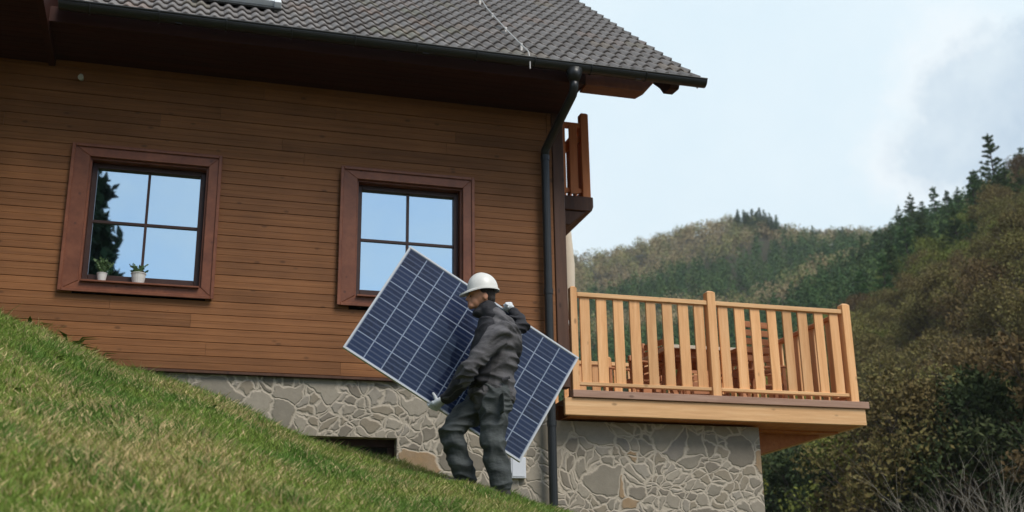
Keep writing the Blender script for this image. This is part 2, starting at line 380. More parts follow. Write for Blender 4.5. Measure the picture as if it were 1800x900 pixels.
def weed_mesh(seed, big=1.0):
    r = random.Random(seed); mb = MB()
    for i in range(r.randint(14, 20)):
        a = r.uniform(0, 2*PI); L = r.uniform(.07,.15)*big; w = r.uniform(.010,.02)*big; up = r.uniform(.35, 1.0)
        d = Vector((math.cos(a), math.sin(a), 0)); s = Vector((-d.y, d.x, 0)); mb.cur = r.random()
        p0 = Vector((0,0,-.01)); p1 = d*L*.45+Vector((0,0,L*.55*up)); p2 = d*L+Vector((0,0,L*.6*up-.01))
        mb.add([p0-s*w*.3, p0+s*w*.3, p1+s*w, p1-s*w, p2], [(0,1,2,3),(3,2,4)])
    return mb.mesh('weed')
M['weed'] = foliage('weed leaves', [(.09,.17,.03),(.14,.25,.045),(.20,.30,.08)])
wm = [weed_mesh(i) for i in range(4)]; wt = [weed_mesh(20+i, 2.0) for i in range(2)]
for m_ in wm+wt: m_.materials.append(M['weed'])
for i in range(34):
    x = random.uniform(-3.2, 1.3) if i < 16 else random.uniform(-3.0, 2.6); y = -random.uniform(.05,.35) if i < 16 else -random.uniform(.5, 6.2)
    if i < 3: x, y = (-1.48,-.95,-.72)[i], -.12
    o = bpy.data.objects.new('weed_plant', (wt if i < 4 else wm)[i % 2 if i < 4 else i % 4]); COL.objects.link(o)
    o.location = (x, y, float(hgt(x, y))); o.rotation_euler.z = random.uniform(0, 6)
    s = random.uniform(.7, 1.3)*(.62 if i >= 16 else 1); o.scale = (s,s,s)
    if i < 16: tag(o, 'small leafy green weed growing at the foot of the brown wall', 'weed', 'weeds along the wall foot')
    else: tag(o, 'low broad leaved weed growing in the open lawn', 'weed', 'weeds scattered in the lawn')

# ------------------------------------------------------------------ the house
house = empty('house', (0, 0, 2.35), 'brown timber clad house with tiled roof on a stone plinth', 'house')
XL, XR = -6.0, 3.93
wins = [(-.94, .187, 3.17, 4.44), (1.69, 2.82, 3.19, 4.455)]
def open_wall(mb, x0, x1, z0, z1, holes, y0, y1):
    xs = sorted({x0, x1, *[h[0] for h in holes], *[h[1] for h in holes]}); zs = sorted({z0, z1, *[h[2] for h in holes], *[h[3] for h in holes]})
    xs = [x for x in xs if x0 <= x <= x1]; zs = [z for z in zs if z0 <= z <= z1]
    for a, b in zip(xs, xs[1:]):
        for c, d in zip(zs, zs[1:]):
            mx, mz = (a+b)/2, (c+d)/2
            if any(h[0] < mx < h[1] and h[2] < mz < h[3] for h in holes): continue
            mb.add([(a,y0,c),(b,y0,c),(b,y0,d),(a,y0,d)], [(0,1,2,3)])
            mb.add([(a,y1,c),(b,y1,c),(b,y1,d),(a,y1,d)], [(3,2,1,0)])
    for a, b, c, d in holes:
        mb.add([(a,y0,c),(a,y1,c),(a,y1,d),(a,y0,d)], [(0,1,2,3)]); mb.add([(b,y0,c),(b,y1,c),(b,y1,d),(b,y0,d)], [(3,2,1,0)])
        mb.add([(a,y0,c),(b,y0,c),(b,y1,c),(a,y1,c)], [(0,1,2,3)]); mb.add([(a,y0,d),(b,y0,d),(b,y1,d),(a,y1,d)], [(3,2,1,0)])
# cladding: each board with chamfered edges
mb = MB(); pitch = .1375; z = 2.365
xs_r = random.Random(3)
while z < 5.62:
    z1 = z+pitch; ivs = [(XL, XR)]
    for (a, b, c, d) in wins:
        if z1 > c-.04 and z < d+.04:
            ivs = [iv for (p, q) in ivs for iv in ((p, min(q, a-.05)), (max(p, b+.05), q)) if iv[1]-iv[0] > .02] if True else ivs
    for (p, q) in ivs:
        cuts = [p]; x = p + xs_r.uniform(.6, 3.6)
        while x < q-.5: cuts.append(x); x += xs_r.uniform(2.4, 4.0)
        cuts.append(q)
        for a, b in zip(cuts, cuts[1:]):
            mb.cur = xs_r.random(); a2 = a+.001; b2 = b-.001; off = xs_r.uniform(-.0012,.0012)
            mb.prism([(off, z+.006), (off+.004, z+.003), (.026, z+.003), (.026, z1-.0005), (off+.004, z1-.0005), (off, z1-.004), (off, z+pitch/2+.004), (off+.0025, z+pitch/2+.001), (off+.0025, z+pitch/2-.001), (off, z+pitch/2-.004)], 'x', a2, b2)
    z = z1
mb.build('cladding', M['cladding'], house)
mb = MB(); open_wall(mb, XL, 3.9, 2.36, 5.6, wins, .027, .30)
mb.box(3.62, 3.90, .31, 8.2, 2.36, 5.6)
mb.box(XL, 3.9, 8.0, 8.2, 2.36, 5.6); mb.build('inner_wall', M['backing'], house)
# gable end: boards and triangle
mb = MB(); rr = random.Random(5); z = 2.365
while z < 9.5:
    z1 = z+pitch; ext = max(0, (z-5.9)/.82)
    y0, y1 = .11+ext*1.0, 8.2-ext
    if y1-y0 > .2: mb.cur = rr.random(); mb.box(3.905, 3.945, y0, y1, z+.004, z1)
    z = z1
mb.build('gable_cladding', M['cladding'], house)
mb = MB(); mb.box(3.845, 3.975, -.028, .10, 2.345, 5.55); mb.build('corner_post', M['post'], house, .006)
mb = MB(); mb.box(3.79, 3.842, -.012, .024, 2.345, 5.47); mb.build('corner_board', M['cladding'], house, .003)
mb = MB(); mb.box(XL, 3.84, -.016, .03, 2.335, 2.362); mb.build('drip_board', M['post'], house, .003)
# plinth
mb = MB(); open_wall(mb, XL, 3.80, -1.5, 2.334, [(.9, 2.16, 1.05, 1.775)], .035, .36)
mb.box(3.44, 3.80, .365, 8.2, -1.5, 2.33)
mb.add([(3.80,.035,-1.5),(3.80,.36,-1.5),(3.80,.36,2.334),(3.80,.035,2.334)], [(0,1,2,3)]); mb.build('stone_plinth', M['stone'], house)
bw = MB(); 
for b_ in ((.90,2.16,1.70,1.775),(2.09,2.16,1.05,1.70),(.90,.97,1.05,1.70)): bw.box(b_[0],b_[1],.16,.22,b_[2],b_[3])
bwo = bw.build('cellar_window', M['frame'], house, .003)
mb = MB(); mb.box(.97, 2.09, .185, .195, 1.05, 1.70); o = mb.build('pane', simple('cellar glass', (.02,.018,.016), .12, .5), bwo)
mb = MB(); mb.box(.97, 2.09, .30, .34, 1.05, 1.76); mb.build('cellar_dark_backing', M['inside'], house)  # dark-coloured sheet standing in for the unlit cellar behind the pane
# windows
def window(a, b, c, d):
    w = MB(); cw = .165; zt = d+.115; zb = c-.10
    w.cur = .2; w.prism([(a-cw, zb), (a, c), (a, d), (a-cw, zt)], 'y', -.042, -.004)
    w.cur = .5; w.prism([(b+.115, zb), (b+.115, zt), (b, d), (b, c)], 'y', -.042, -.004)
    w.cur = .8; w.prism([(a-cw, zt), (a, d), (b, d), (b+.115, zt)], 'y', -.040, -.004)
    w.cur = .6; w.prism([(a-cw, zb), (b+.115, zb), (b, c), (a, c)], 'y', -.040, -.004)
    # raised outer bead
    for (x0,x1,z0,z1) in ((a-cw-.012,a-cw+.022,zb-.01,zt+.01),(b+.093,b+.127,zb-.01,zt+.01),(a-cw+.0221,b+.0929,zt-.022,zt+.012),(a-cw+.0221,b+.0929,zb-.012,zb+.022)):
        w.box(x0,x1,-.056,-.0425,z0,z1)
    casing = w.build('window_casing', M['casing'], house, .004)
    rv = MB()     # timber lining of the reveal
    rv.box(a-.0005, a+.018, -.0035, .115, c, d); rv.box(b-.018, b+.0005, -.0035, .115, c, d); rv.box(a+.0185, b-.0185, -.0035, .115, d-.018, d)
    rv.build('reveal', M['casing'], casing)
    sl = MB(); sl.prism([(-.075,c-.012),(-.075,c+.006),(.10,c+.022),(.10,c-.012)], 'x', a+.0185, b-.0185); sl.build('sill', M['casing'], casing, .003)
    f = MB(); fx0, fx1, fz0, fz1 = a+.019, b-.019, c+.03, d-.019; fw = .052
    f.box(fx0, fx0+fw, .085, .15, fz0, fz1); f.box(fx1-fw, fx1, .085, .15, fz0, fz1)
    f.box(fx0+fw, fx1-fw, .085, .15, fz1-fw, fz1); f.box(fx0+fw, fx1-fw, .085, .15, fz0, fz0+fw+.02)
    fr = f.build('window_frame', M['frame'], house, .004)
    gx0, gx1, gz0, gz1 = fx0+fw, fx1-fw, fz0+fw+.02, fz1-fw; mx, mz = (gx0+gx1)/2, (gz0+gz1)/2
    g = MB(); g.box(mx-.013, mx+.013, .105, .124, gz0, gz1); g.build('glazing_bar', M['frame'], fr)
    g = MB(); g.box(gx0, mx-.0132, .106, .123, mz-.013, mz+.013); g.box(mx+.0132, gx1, .106, .123, mz-.013, mz+.013); g.build('glazing_bar', M['frame'], fr)
    for (x0,x1,z0,z1) in ((gx0,mx,gz0,mz),(mx,gx1,gz0,mz),(gx0,mx,mz,gz1),(mx,gx1,mz,gz1)):
        p = MB(); tw = random.uniform(-.0015,.0015); p.add([(x0,.1255+tw,z0),(x1,.1255,z0),(x1,.1255,z1),(x0,.1255+tw,z1),(x0,.132,z0),(x1,.132,z0),(x1,.132,z1),(x0,.132,z1)],[(0,1,2,3),(7,6,5,4),(0,4,5,1),(3,2,6,7)])
        p.build('pane', M['glass'], fr)
for w_ in wins: window(*w_)
mb = MB(); mb.box(-1.2, 3.1, .42, .46, 2.9, 4.7); mb.build('room_dark_backing', M['inside'], house)  # opaque dark backing, the room's darkness put into its colour

# eave and roof
SL = R(39.2); cs, sn = math.cos(SL), math.sin(SL); EY, EZ = -.93, 5.60; LROOF = 6.55
def roofpt(x, s, n): return (x, EY + s*cs - n*sn, EZ + s*sn + n*cs)
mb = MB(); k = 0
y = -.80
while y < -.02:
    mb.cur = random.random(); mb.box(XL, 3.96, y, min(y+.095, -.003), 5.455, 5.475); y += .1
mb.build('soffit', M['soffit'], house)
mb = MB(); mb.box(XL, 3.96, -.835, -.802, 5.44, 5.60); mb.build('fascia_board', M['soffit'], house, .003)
mb = MB(); mb.prism([(3.961,5.432),(4.60,5.432),(4.70,5.50),(4.74,5.585),(3.961,5.585)], 'y', -.84, -.64); mb.cur=.9
mb.prism([(3.961,5.59),(4.78,5.59),(4.78,5.63),(3.961,5.63)], 'y', -.86, -.60)
mb.build('eave_beam', M['casing'], house, .006)
mb = MB()   # verge rafter with shaped tail
pts = [roofpt(0,.02,-.05)[1:], roofpt(0,.02,-.13)[1:], roofpt(0,.16,-.225)[1:], roofpt(0,.30,-.20)[1:], roofpt(0,LROOF,-.20)[1:], roofpt(0,LROOF,-.05)[1:]]
mb.prism(pts, 'x', 4.93, 5.04); mb.build('verge_rafter', M['soffit'], house, .004)
mb = MB()
for x in (-1.2,):
    pass
mb.prism([roofpt(0,0.02,-.045)[1:], roofpt(0,LROOF,-.045)[1:], roofpt(0,LROOF,-.02)[1:], roofpt(0,0.02,-.02)[1:]], 'x', -1.25, 5.20)
mb.build('roof_boarding', M['soffit'], house)
mb = MB(); yr = EY+LROOF*cs; zr = EZ+LROOF*sn
mb.add([(-6,yr,zr),(5.24,yr,zr),(5.24,yr+5.2,zr-4.25),(-6,yr+5.2,zr-4.25)], [(0,1,2,3)])
mb.add([(-6,yr,zr-.05),(5.24,yr,zr-.05),(5.24,yr+5.2,zr-4.30),(-6,yr+5.2,zr-4.30)], [(3,2,1,0)]); mb.build('rear_roof', M['tiles'], house)
# tiles: each course a lapped strip of waves
def tilewave(u):       # u in tile fractions of .135 m waves: broad roll with a tight valley
    f = u % 1.0; return .030*(math.sin(PI*min(1, f/.72))**1.3 if f < .72 else 0) - .004*(f >= .72)
P = .135; COURSE = .293; vs = []; fs = []; at = []; nx = 0
XS = np.arange(-1.27, 5.255, P/9); tr = random.Random(11)
sky_x = (-.10, .80)
for c in range(int(LROOF/COURSE)+1):
    s0 = c*COURSE-.02; s1 = s0+COURSE+.045; off = 0
    cols_val = {}
    b = len(vs)
    for x in XS:
        w = tilewave((x+1.27)/P)
        j = int((x+1.27)/(2*P)); jit = (hash((c, j))%100/100-.5)*.005
        vs.append(roofpt(x, s0+.012, -.012)); vs.append(roofpt(x, s0+jit, .020+w)); vs.append(roofpt(x, s0+.006+jit, .030+w)); vs.append(roofpt(x, s1, -.002+w))
    for i in range(len(XS)-1):
        xm = (XS[i]+XS[i+1])/2; j = int((xm+1.27)/(2*P))
        if (c, j) not in cols_val: cols_val[(c, j)] = tr.random()**1.0
        sm = (s0+s1)/2
        if sky_x[0]+.04 < xm < sky_x[1]-.04 and .85 < sm < 1.9: continue
        q = b+i*4
        for k in range(3): fs.append((q+k, q+4+k, q+5+k, q+1+k)); at.append(cols_val[(c, j)])
    # verge side cheek of each course
    q = b+(len(XS)-1)*4; x = XS[-1]
    bb = len(vs); vs += [roofpt(x+.001, s0, .03), roofpt(x+.001, s1, .0), roofpt(x+.001, s1, -.10), roofpt(x+.001, s0, -.085), roofpt(x-.02, s0, .05), roofpt(x-.02, s0, -.085)]
    fs += [(bb,bb+3,bb+2,bb+1), (bb+4,bb+5,bb+3,bb)]; at += [cols_val.get((c,j),.5)]*2
me = bpy.data.meshes.new('roof_tiles'); me.from_pydata(vs, [], fs); a_ = me.attributes.new('rnd','FLOAT','FACE'); a_.data.foreach_set('value', at); me.update()
roof = link('roof_tiles', me, M['tiles'], house, smooth=False)
# roof window
RW = Matrix(((1,0,0),(0,cs,-sn),(0,sn,cs)))
def roofbox(mb, x0, x1, s0, s1, n0, n1):
    vs = [roofpt(x, s, n) for n in (n0, n1) for x, s in ((x0,s0),(x1,s0),(x1,s1),(x0,s1))]
    mb.add(vs, [(0,3,2,1),(4,5,6,7),(0,1,5,4),(1,2,6,5),(2,3,7,6),(3,0,4,7)])
mb = MB(); roofbox(mb, -.10, -.03, .86, 1.92, -.02, .115); roofbox(mb, .73, .80, .86, 1.92, -.02, .115); roofbox(mb, -.03, .73, 1.84, 1.92, -.02, .115); 
roofbox(mb, -.03, .73, .92, .97, .04, .112)
sk = mb.build('roof_window', M['white_frame'], house, .004)
mb = MB(); roofbox(mb, -.10, .80, .80, .915, .035, .055); mb.build('flashing', M['gutter'], sk)
mb = MB(); roofbox(mb, -.03, .73, .97, 1.84, .07, .085); mb.build('pane', M['skyglass'], sk)
# lightning wire
mb = MB(); pts = [roofpt(3.50, 3.6, .085), roofpt(3.40, 2.6, .075), roofpt(3.33, 1.2, .075), roofpt(3.29, .0, .08), (3.285, -1.035, 5.55), (3.285,-1.035, 5.44)]
mb.tube(pts, .0075, 6)
for s in (.4, 1.3, 2.2, 3.1): 
    p = roofpt(3.3+.04*s, s, .04); mb.box(p[0]-.012, p[0]+.012, p[1]-.012, p[1]+.012, p[2]-.04, p[2]+.05)
mb.build('lightning_wire', M['wire'], house)
# gutter: half round trough
mb = MB(); n = 12; gy, gz, gr = -.985, 5.56, .068
prof = [(gy-gr*math.cos(PI*i/n)*1.0, gz-gr*math.sin(PI*i/n)) for i in range(n+1)]; prof2 = [(gy-(gr-.006)*math.cos(PI*i/n), gz-(gr-.006)*math.sin(PI*i/n)) for i in range(n+1)]
mb.prism(prof+prof2[::-1], 'x', -1.27, 5.27)
mb.prism([(gy-gr*math.cos(PI*i/n), gz-gr*math.sin(PI*i/n)) for i in range(n+1)], 'x', 5.271, 5.279)
mb.tube([(-1.27, gy-gr, gz+.004), (5.28, gy-gr, gz+.004)], .011, 8)
for x in np.arange(-1.0, 5.2, .62):
    mb.tube([(x, gy-(gr+.004)*math.cos(PI*i/n), gz-(gr+.004)*math.sin(PI*i/n)) for i in range(n+1)], .008, 5)
for x in (-.2, 2.2, 4.5): mb.box(x-.03, x+.03, gy-.02, gy+.02, gz-gr-.006, gz-gr+.002)
gut = mb.build('gutter', M['gutter'], house); 
mb = MB(); xd = 3.755
mb.tube([(xd+.03, gy+.01, 5.515), (xd+.03, gy+.01, 5.44), (xd+.03, gy+.015, 5.385)], [.095, .072, .05], 14)
mb.tube([(xd+.03, gy+.015, 5.40), (xd+.03, gy+.02, 5.33), (xd+.025, gy+.06, 5.26), (xd+.0, -.17, 5.02), (xd-.02, -.10, 4.955), (xd-.02, -.095, 4.88)], [.047]*6, 14)
mb.build('downpipe_elbow', M['gutter'], house, smooth=True)
mb = MB(); mb.tube([(xd-.02, -.095, 4.90), (xd-.02, -.095, 1.9), (xd-.02, -.095, .4)], .0445, 16)
for z in (4.87, 3.35, 1.95): mb.tube([(xd-.02,-.095,z-.03),(xd-.02,-.095,z+.03)], .0505, 16)
for z in (4.3, 2.7): mb.box(xd-.035, xd-.005, -.06, .0, z-.012, z+.012)
dp = mb.build('downpipe', M['gutter'], house)
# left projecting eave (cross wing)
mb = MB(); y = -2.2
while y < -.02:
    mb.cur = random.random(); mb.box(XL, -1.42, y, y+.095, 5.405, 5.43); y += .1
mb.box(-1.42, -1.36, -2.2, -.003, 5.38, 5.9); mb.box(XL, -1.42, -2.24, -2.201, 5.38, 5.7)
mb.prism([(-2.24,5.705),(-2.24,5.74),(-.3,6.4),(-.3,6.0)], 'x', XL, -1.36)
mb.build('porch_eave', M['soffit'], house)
# small lamp under the wing
mb = MB(); mb.tube([(-1.10,-.10,5.26),(-1.10,-.02,5.26)], .022, 10); mb.tube([(-1.10,-.06,5.26),(-1.10,-.13,5.23)], [.015,.028], 10); mb.build('wall_lamp', M['wire'], house)
# meter box
mb = MB(); mb.box(3.315, 3.475, -.02, .034, 1.40, 1.61); bx = mb.build('meter_box', M['plastic'], house, .004)
mb = MB(); mb.box(3.33, 3.46, -.026, -.0205, 1.415, 1.595); mb.build('lid', M['plastic'], bx, .002)
# balcony on the gable
bal = mb = MB(); mb.prism([(3.95,4.60),(4.56,4.60),(4.585,4.66),(4.585,4.78),(3.95,4.78)], 'y', .70, 4.5)
mb.prism([(3.95,4.42),(4.30,4.42),(4.50,4.598),(3.95,4.598)], 'y', .72, .84); b0 = mb.build('balcony', M['post'], house, .008)
for yy in (.78, 2.6, 4.4):
    mb = MB(); mb.box(4.47, 4.57, yy-.05, yy+.05, 4.78, 5.86); mb.box(4.48, 4.56, yy-.04, yy+.04, 5.86, 5.872); mb.build('balcony_post', M['balc'], b0, .006)
mb = MB(); mb.box(4.476, 4.564, .83, 4.35, 5.68, 5.74); mb.box(3.96, 4.47, .74, .82, 5.68, 5.735); mb.box(3.96, 4.47, .76, .80, 4.84, 4.90); mb.box(4.49,4.55,.83,4.35,4.84,4.90); mb.build('balcony_rail', M['balc'], b0, .004)
for i, x in enumerate((4.02, 4.17, 4.32)):
    mb = MB(); mb.cur = random.random(); mb.box(x, x+.10, .735, .759, 4.82, 5.70); mb.build('baluster', M['balc'], b0, .003)
for i in range(16):
    yy = 1.0+i*.2; mb = MB(); mb.cur = random.random(); mb.box(4.55, 4.574, yy, yy+.11, 4.82, 5.70); mb.build('baluster', M['balc'], b0, .003)
mb = MB(); mb.beam((4.46,.80,5.55),(3.97,.86,5.15),.06,.08); mb.build('brace', M['balc'], b0, .003)

# ------------------------------------------------------------------ terrace: stone wall + timber deck
terr = empty('terrace_wall', (4.9, .3, 0), 'grey crazy paved stone wall standing under the wooden deck', 'wall')
mb = MB(); mb.box(3.803, 6.24, .20, 3.2, -2.6, 2.035); mb.build('stone_facing', M['stone2'], terr)
deck = empty('wooden_deck', (5.7, 0, 2.05), 'light larch deck with slatted railing on top of the stone wall', 'deck')
DX0, DX1, DY1 = 3.985, 7.46, 3.3; DX0f = 3.90
mb = MB(); mb.box(DX0f, 7.45, -.052, -.004, 2.055, 2.235); mb.build('fascia_board', M['larch_h'], deck, .004)
mb = MB(); mb.box(7.402, 7.45, -.003, DY1, 2.055, 2.235); mb.build('side_fascia_board', M['larch_h'], deck, .004)
mb = MB(); mb.box(DX0, 7.49, -.078, .050, 2.24, 2.316); y = .056
while y < DY1:
    mb.cur = random.random(); mb.box(3.99, 7.485, y, min(y+.135, DY1+.02), 2.24, 2.275); y += .141
mb.build('floor_boards', M['decking'], deck, .003)
mb = MB()
x = 4.3
mb.prism([(6.25,2.04),(7.395,2.04),(7.395,2.235),(6.25,2.235)], 'y', .45, .60)
for yy in (.45, 1.2, 1.95, 2.7): 
    mb.cur = random.random(); mb.box(3.99, 7.40, yy, yy+.11, 2.075, 2.238)
mb.prism([(6.241,1.80),(6.45,1.80),(7.25,2.02),(7.25,2.07),(6.241,2.07)], 'y', .62, .74)
mb.prism([(6.241,1.80),(6.45,1.80),(7.25,2.02),(7.25,2.07),(6.241,2.07)], 'y', 2.3, 2.42)
mb.build('joists', M['larch_o'], deck, .004)
mb = MB(); y = .0
while y < DY1-.1:
    mb.cur = random.random(); mb.box(3.99, 7.40, y, y+.13, 2.060, 2.074); y += .134
mb.build('underside_boards', M['larch_o'], deck)
def deck_post(x, y, top, w=.095):
    mb = MB(); mb.cur = random.random(); h = w/2
    mb.box(x-h, x+h, y-h, y+h, 2.3165 if y < .1 else 2.276, top-.02)
    mb.add([(x-h,y-h,top-.02),(x+h,y-h,top-.02),(x+h,y+h,top-.02),(x-h,y+h,top-.02),(x-h*.5,y-h*.5,top),(x+h*.5,y-h*.5,top),(x+h*.5,y+h*.5,top),(x-h*.5,y+h*.5,top)],
           [(4,5,6,7),(0,1,5,4),(1,2,6,5),(2,3,7,6),(3,0,4,7)])
    mb.build('post', M['larch_v'], deck, .004)
PX = [4.035, 5.645, 7.335]
for x, tp in zip(PX, (3.45, 3.50, 3.46)): deck_post(x, -.005, tp, .075 if x < 4.1 else .10)
for y in (1.65, 3.2): deck_post(7.335, y, 3.46)
for x in (5.645, 4.1): deck_post(x, 3.2, 3.46)
def bay(ax, a, b, c, n, inward):
    """railing bay along axis ax from a to b at the fixed coordinate c"""
    def bx(mb, u0, u1, v0, v1, z0, z1): mb.box(u0,u1,v0,v1,z0,z1) if ax == 'x' else mb.box(v0,v1,u0,u1,z0,z1)
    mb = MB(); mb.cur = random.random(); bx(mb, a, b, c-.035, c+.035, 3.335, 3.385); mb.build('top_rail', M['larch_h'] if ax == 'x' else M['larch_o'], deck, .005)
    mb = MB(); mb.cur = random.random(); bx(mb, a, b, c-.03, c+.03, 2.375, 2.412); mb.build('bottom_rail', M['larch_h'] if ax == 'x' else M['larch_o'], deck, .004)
    step = (b-a)/n
    for i in range(n):
        u = a+step*(i+.5); mb = MB(); mb.cur = random.random(); t = random.uniform(-.006,.006); w_ = random.uniform(.055,.061)
        bx(mb, u-w_+t, u+w_+t, c-.012, c+.012, 2.4125, 3.3345); mb.build('baluster', M['larch_v'], deck, .003)
bay('x', PX[0]+.04, PX[1]-.05, -.005, 8, 1); bay('x', PX[1]+.05, PX[2]-.05, -.005, 8, 1)
bay('y', .045, 1.60, 7.335, 8, 1); bay('y', 1.70, 3.15, 7.335, 7, 1); bay('x', 5.70, 7.28, 3.2, 8, 1); bay('x', 4.15, 5.59, 3.2, 7, 1)
# lamp on the gable next to the deck
mb = MB(); mb.tube([(4.00,.35,3.12),(4.10,.35,3.12)], [.03,.05], 12); mb.tube([(4.10,.35,3.12),(4.135,.35,3.12)], [.052,.045], 12)
tag(mb.build('garden_lamp', M['plastic'], None), 'small white round lamp beside the left end of the deck railing', 'lamp')
# table and chairs on the deck
ZD = 2.277
tb = empty('garden_table', (6.1, 1.1, ZD), 'red brown wooden table with pale edged top behind the deck railing', 'table')
mb = MB()
for i in range(6): mb.cur = random.random(); mb.box(5.50, 6.75, .80+i*.135, .93+i*.135, ZD+.765, ZD+.79)
mb.build('tabletop', M['table'], tb, .003)
mb = MB(); mb.box(5.495, 6.755, .775, .799, ZD+.755, ZD+.795); mb.box(5.475,5.494,.775,1.63,ZD+.755,ZD+.795); mb.build('edge_strip', M['cream'], tb, .003)
mb = MB(); mb.box(5.6, 6.65, .87, .89, ZD+.67, ZD+.764); mb.build('apron', M['table'], tb)
mb = MB(); mb.box(5.6,6.65,1.50,1.52,ZD+.67,ZD+.764); mb.build('apron', M['table'], tb)
for x, s in ((5.66,1),(6.55,-1)):
    for y0, y1 in ((.86,1.48),(1.48,.86)):
        mb = MB(); mb.beam((x+ (0 if y0<1 else .075), y0, ZD), (x+(0 if y0<1 else .075), y1, ZD+.765), .06, .07); mb.build('leg', M['table'], tb, .003)
def chair(label):
    t = empty('garden_chair', (0,0,0), label, 'chair', 'garden chairs on the deck')
    mb = MB()
    for i in range(5): mb.cur = random.random(); mb.box(-.23, .23, -.22+i*.09, -.14+i*.09, .42, .44)
    mb.build('seat', M['table'], t, .003)
    mb = MB()
    for i in range(5): mb.cur = random.random(); mb.box(-.19, .19, .235+i*.012, .255+i*.012, .52+i*.095, .59+i*.095)
    mb.build('backrest', M['table'], t, .003)
    for x in (-.23, .23):
        mb = MB(); mb.box(x-.02, x+.02, -.22, -.18, 0, .64); mb.build('leg', M['table'], t, .003)
        mb = MB(); mb.beam((x, .21, 0), (x, .30, 1.0), .04, .04); mb.build('leg', M['table'], t, .003)
        mb = MB(); mb.box(x-.028, x+.028, -.25, .24, .641, .662); mb.build('armrest', M['table'], t, .003)
    return t
def copy_tree(o, parent=None):
    c = o.copy(); COL.objects.link(c)
    if parent: c.parent = parent
    for ch in [k for k in ALL if k.parent == o]: copy_tree(ch, c)
    return c
ch = chair('slatted wooden garden chair at the left end of the table')
ALL = list(COL.objects)
spots = [((5.28,1.35,ZD),-1.35,None),((6.98,1.30,ZD),1.2,'slatted wooden garden chair at the right end of the table'),((5.9,2.05,ZD),.2,'slatted wooden garden chair behind the table, left one'),((6.5,2.0,ZD),-.15,'slatted wooden garden chair behind the table, right one'),
         ((6.30,.52,ZD),PI+.1,'slatted wooden garden chair between the table and the front railing')]
for i, (l, rz, lab) in enumerate(spots):
    c = ch if i == 0 else copy_tree(ch); c.location = l; c.rotation_euler.z = rz+ (PI if i in (0,1) else 0)*0
    if lab: c['label'] = lab
# folded parasol behind the corner
ps = empty('folded_parasol', (4.86, 2.5, ZD), 'cream folded parasol standing on the deck behind the house corner', 'parasol')
mb = MB(); mb.tube([(4.86,2.5,ZD),(4.86,2.5,5.28)], .022, 10); mb.build('pole', M['post'], ps)
mb = MB(); mb.tube([(4.86,2.5,5.22),(4.86,2.5,5.05),(4.86,2.5,4.5),(4.86,2.5,4.0),(4.87,2.5,3.75)], [.02,.07,.11,.10,.06], 14); mb.build('canopy', M['cream'], ps, smooth=True)
mb = MB(); mb.tube([(4.86,2.5,ZD),(4.86,2.5,ZD+.06)], [.25,.23], 20); mb.build('base', M['gutter'], ps)

# pots on the left window sill
def pot(name, x, rad, h, label, seed, sprigs, ht):
    z0 = 3.17+.0195; t = empty(name, (x, .04, z0), label, 'potted plant')
    mb = MB(); mb.tube([(x,.035,z0),(x,.035,z0+h*.5),(x,.035,z0+h*.93),(x,.035,z0+h*.93+.0001),(x,.035,z0+h)], [rad*.78,rad*.92,rad,rad*1.08,rad*1.08], 16); mb.build('pot', M['pot'], t, smooth=False)
    r = random.Random(seed); mb = MB()
    for i in range(sprigs):
        a = r.uniform(0, 2*PI); e = r.uniform(.25, 1.1); L = ht*r.uniform(.5, 1.1)
        for k in range(6):
            f = (k+1)/6; p = Vector((x+math.cos(a)*L*e*f*.8, .035+math.sin(a)*L*e*f*.22, z0+h+L*f*(1.1-.4*e*f)))
            b = r.uniform(0, 2*PI); s = Vector((math.cos(b),math.sin(b)*.5,r.uniform(-.5,.6)))*.016; q = Vector((-s.y, s.x*.3, .012)); mb.cur = r.random()
            mb.add([p-s, p+q, p+s, p-q], [(0,1,2,3)])
        mb.tube([(x,.035,z0+h-.01),(x+math.cos(a)*L*e*.8,.035+math.sin(a)*L*e*.22,z0+h+L*(1.1-.4*e))], .0018, 4)
    mb.build('foliage', M['plantg'], t)
pot('potted_plant', -.735, .046, .085, 'small grey pot with leafy herb at the left end of the window sill', 3, 26, .17)
pot('potted_plant', -.40, .068, .105, 'wider white pot with trailing sprigs on the window sill', 4, 16, .12)

# ------------------------------------------------------------------ solar panel
pc = Vector((2.313, -2.085, 2.172)); ang = R(-31.0)
pan = empty('solar_panel', pc, 'blue solar panel with silver frame carried tilted by the worker', 'solar panel')
pan.rotation_euler = (PI/2, 0, 0)
pan.matrix_basis = Matrix.Translation(pc) @ Matrix.Rotation(-ang, 4, 'Y') @ Matrix.Rotation(PI/2+R(0), 4, 'X')
def child(name, mb, mat, parent, bevel=0, smooth=False):
    return mb.build(name, mat, parent, bevel, smooth, loc=(0,0,0))
L2, W2 = .868, .528
mb = MB(); mb.box(-L2, L2, -W2, -W2+.016, -.02, .018); mb.box(-L2, L2, W2-.016, W2, -.02, .018); mb.box(-L2, -L2+.016, -W2+.016, W2-.016, -.02, .018); mb.box(L2-.016, L2, -W2+.016, W2-.016, -.02, .018)
child('frame', mb, M['alu'], pan, .0015)
mb = MB(); mb.box(-L2+.016, L2-.016, -W2+.016, W2-.016, -.004, .012); child('cell_sheet', mb, M['cells'], pan)
mb = MB(); mb.box(-.07, .07, .30, .40, -.03, -.0045); child('junction_box', mb, M['gutter'], pan, .003)

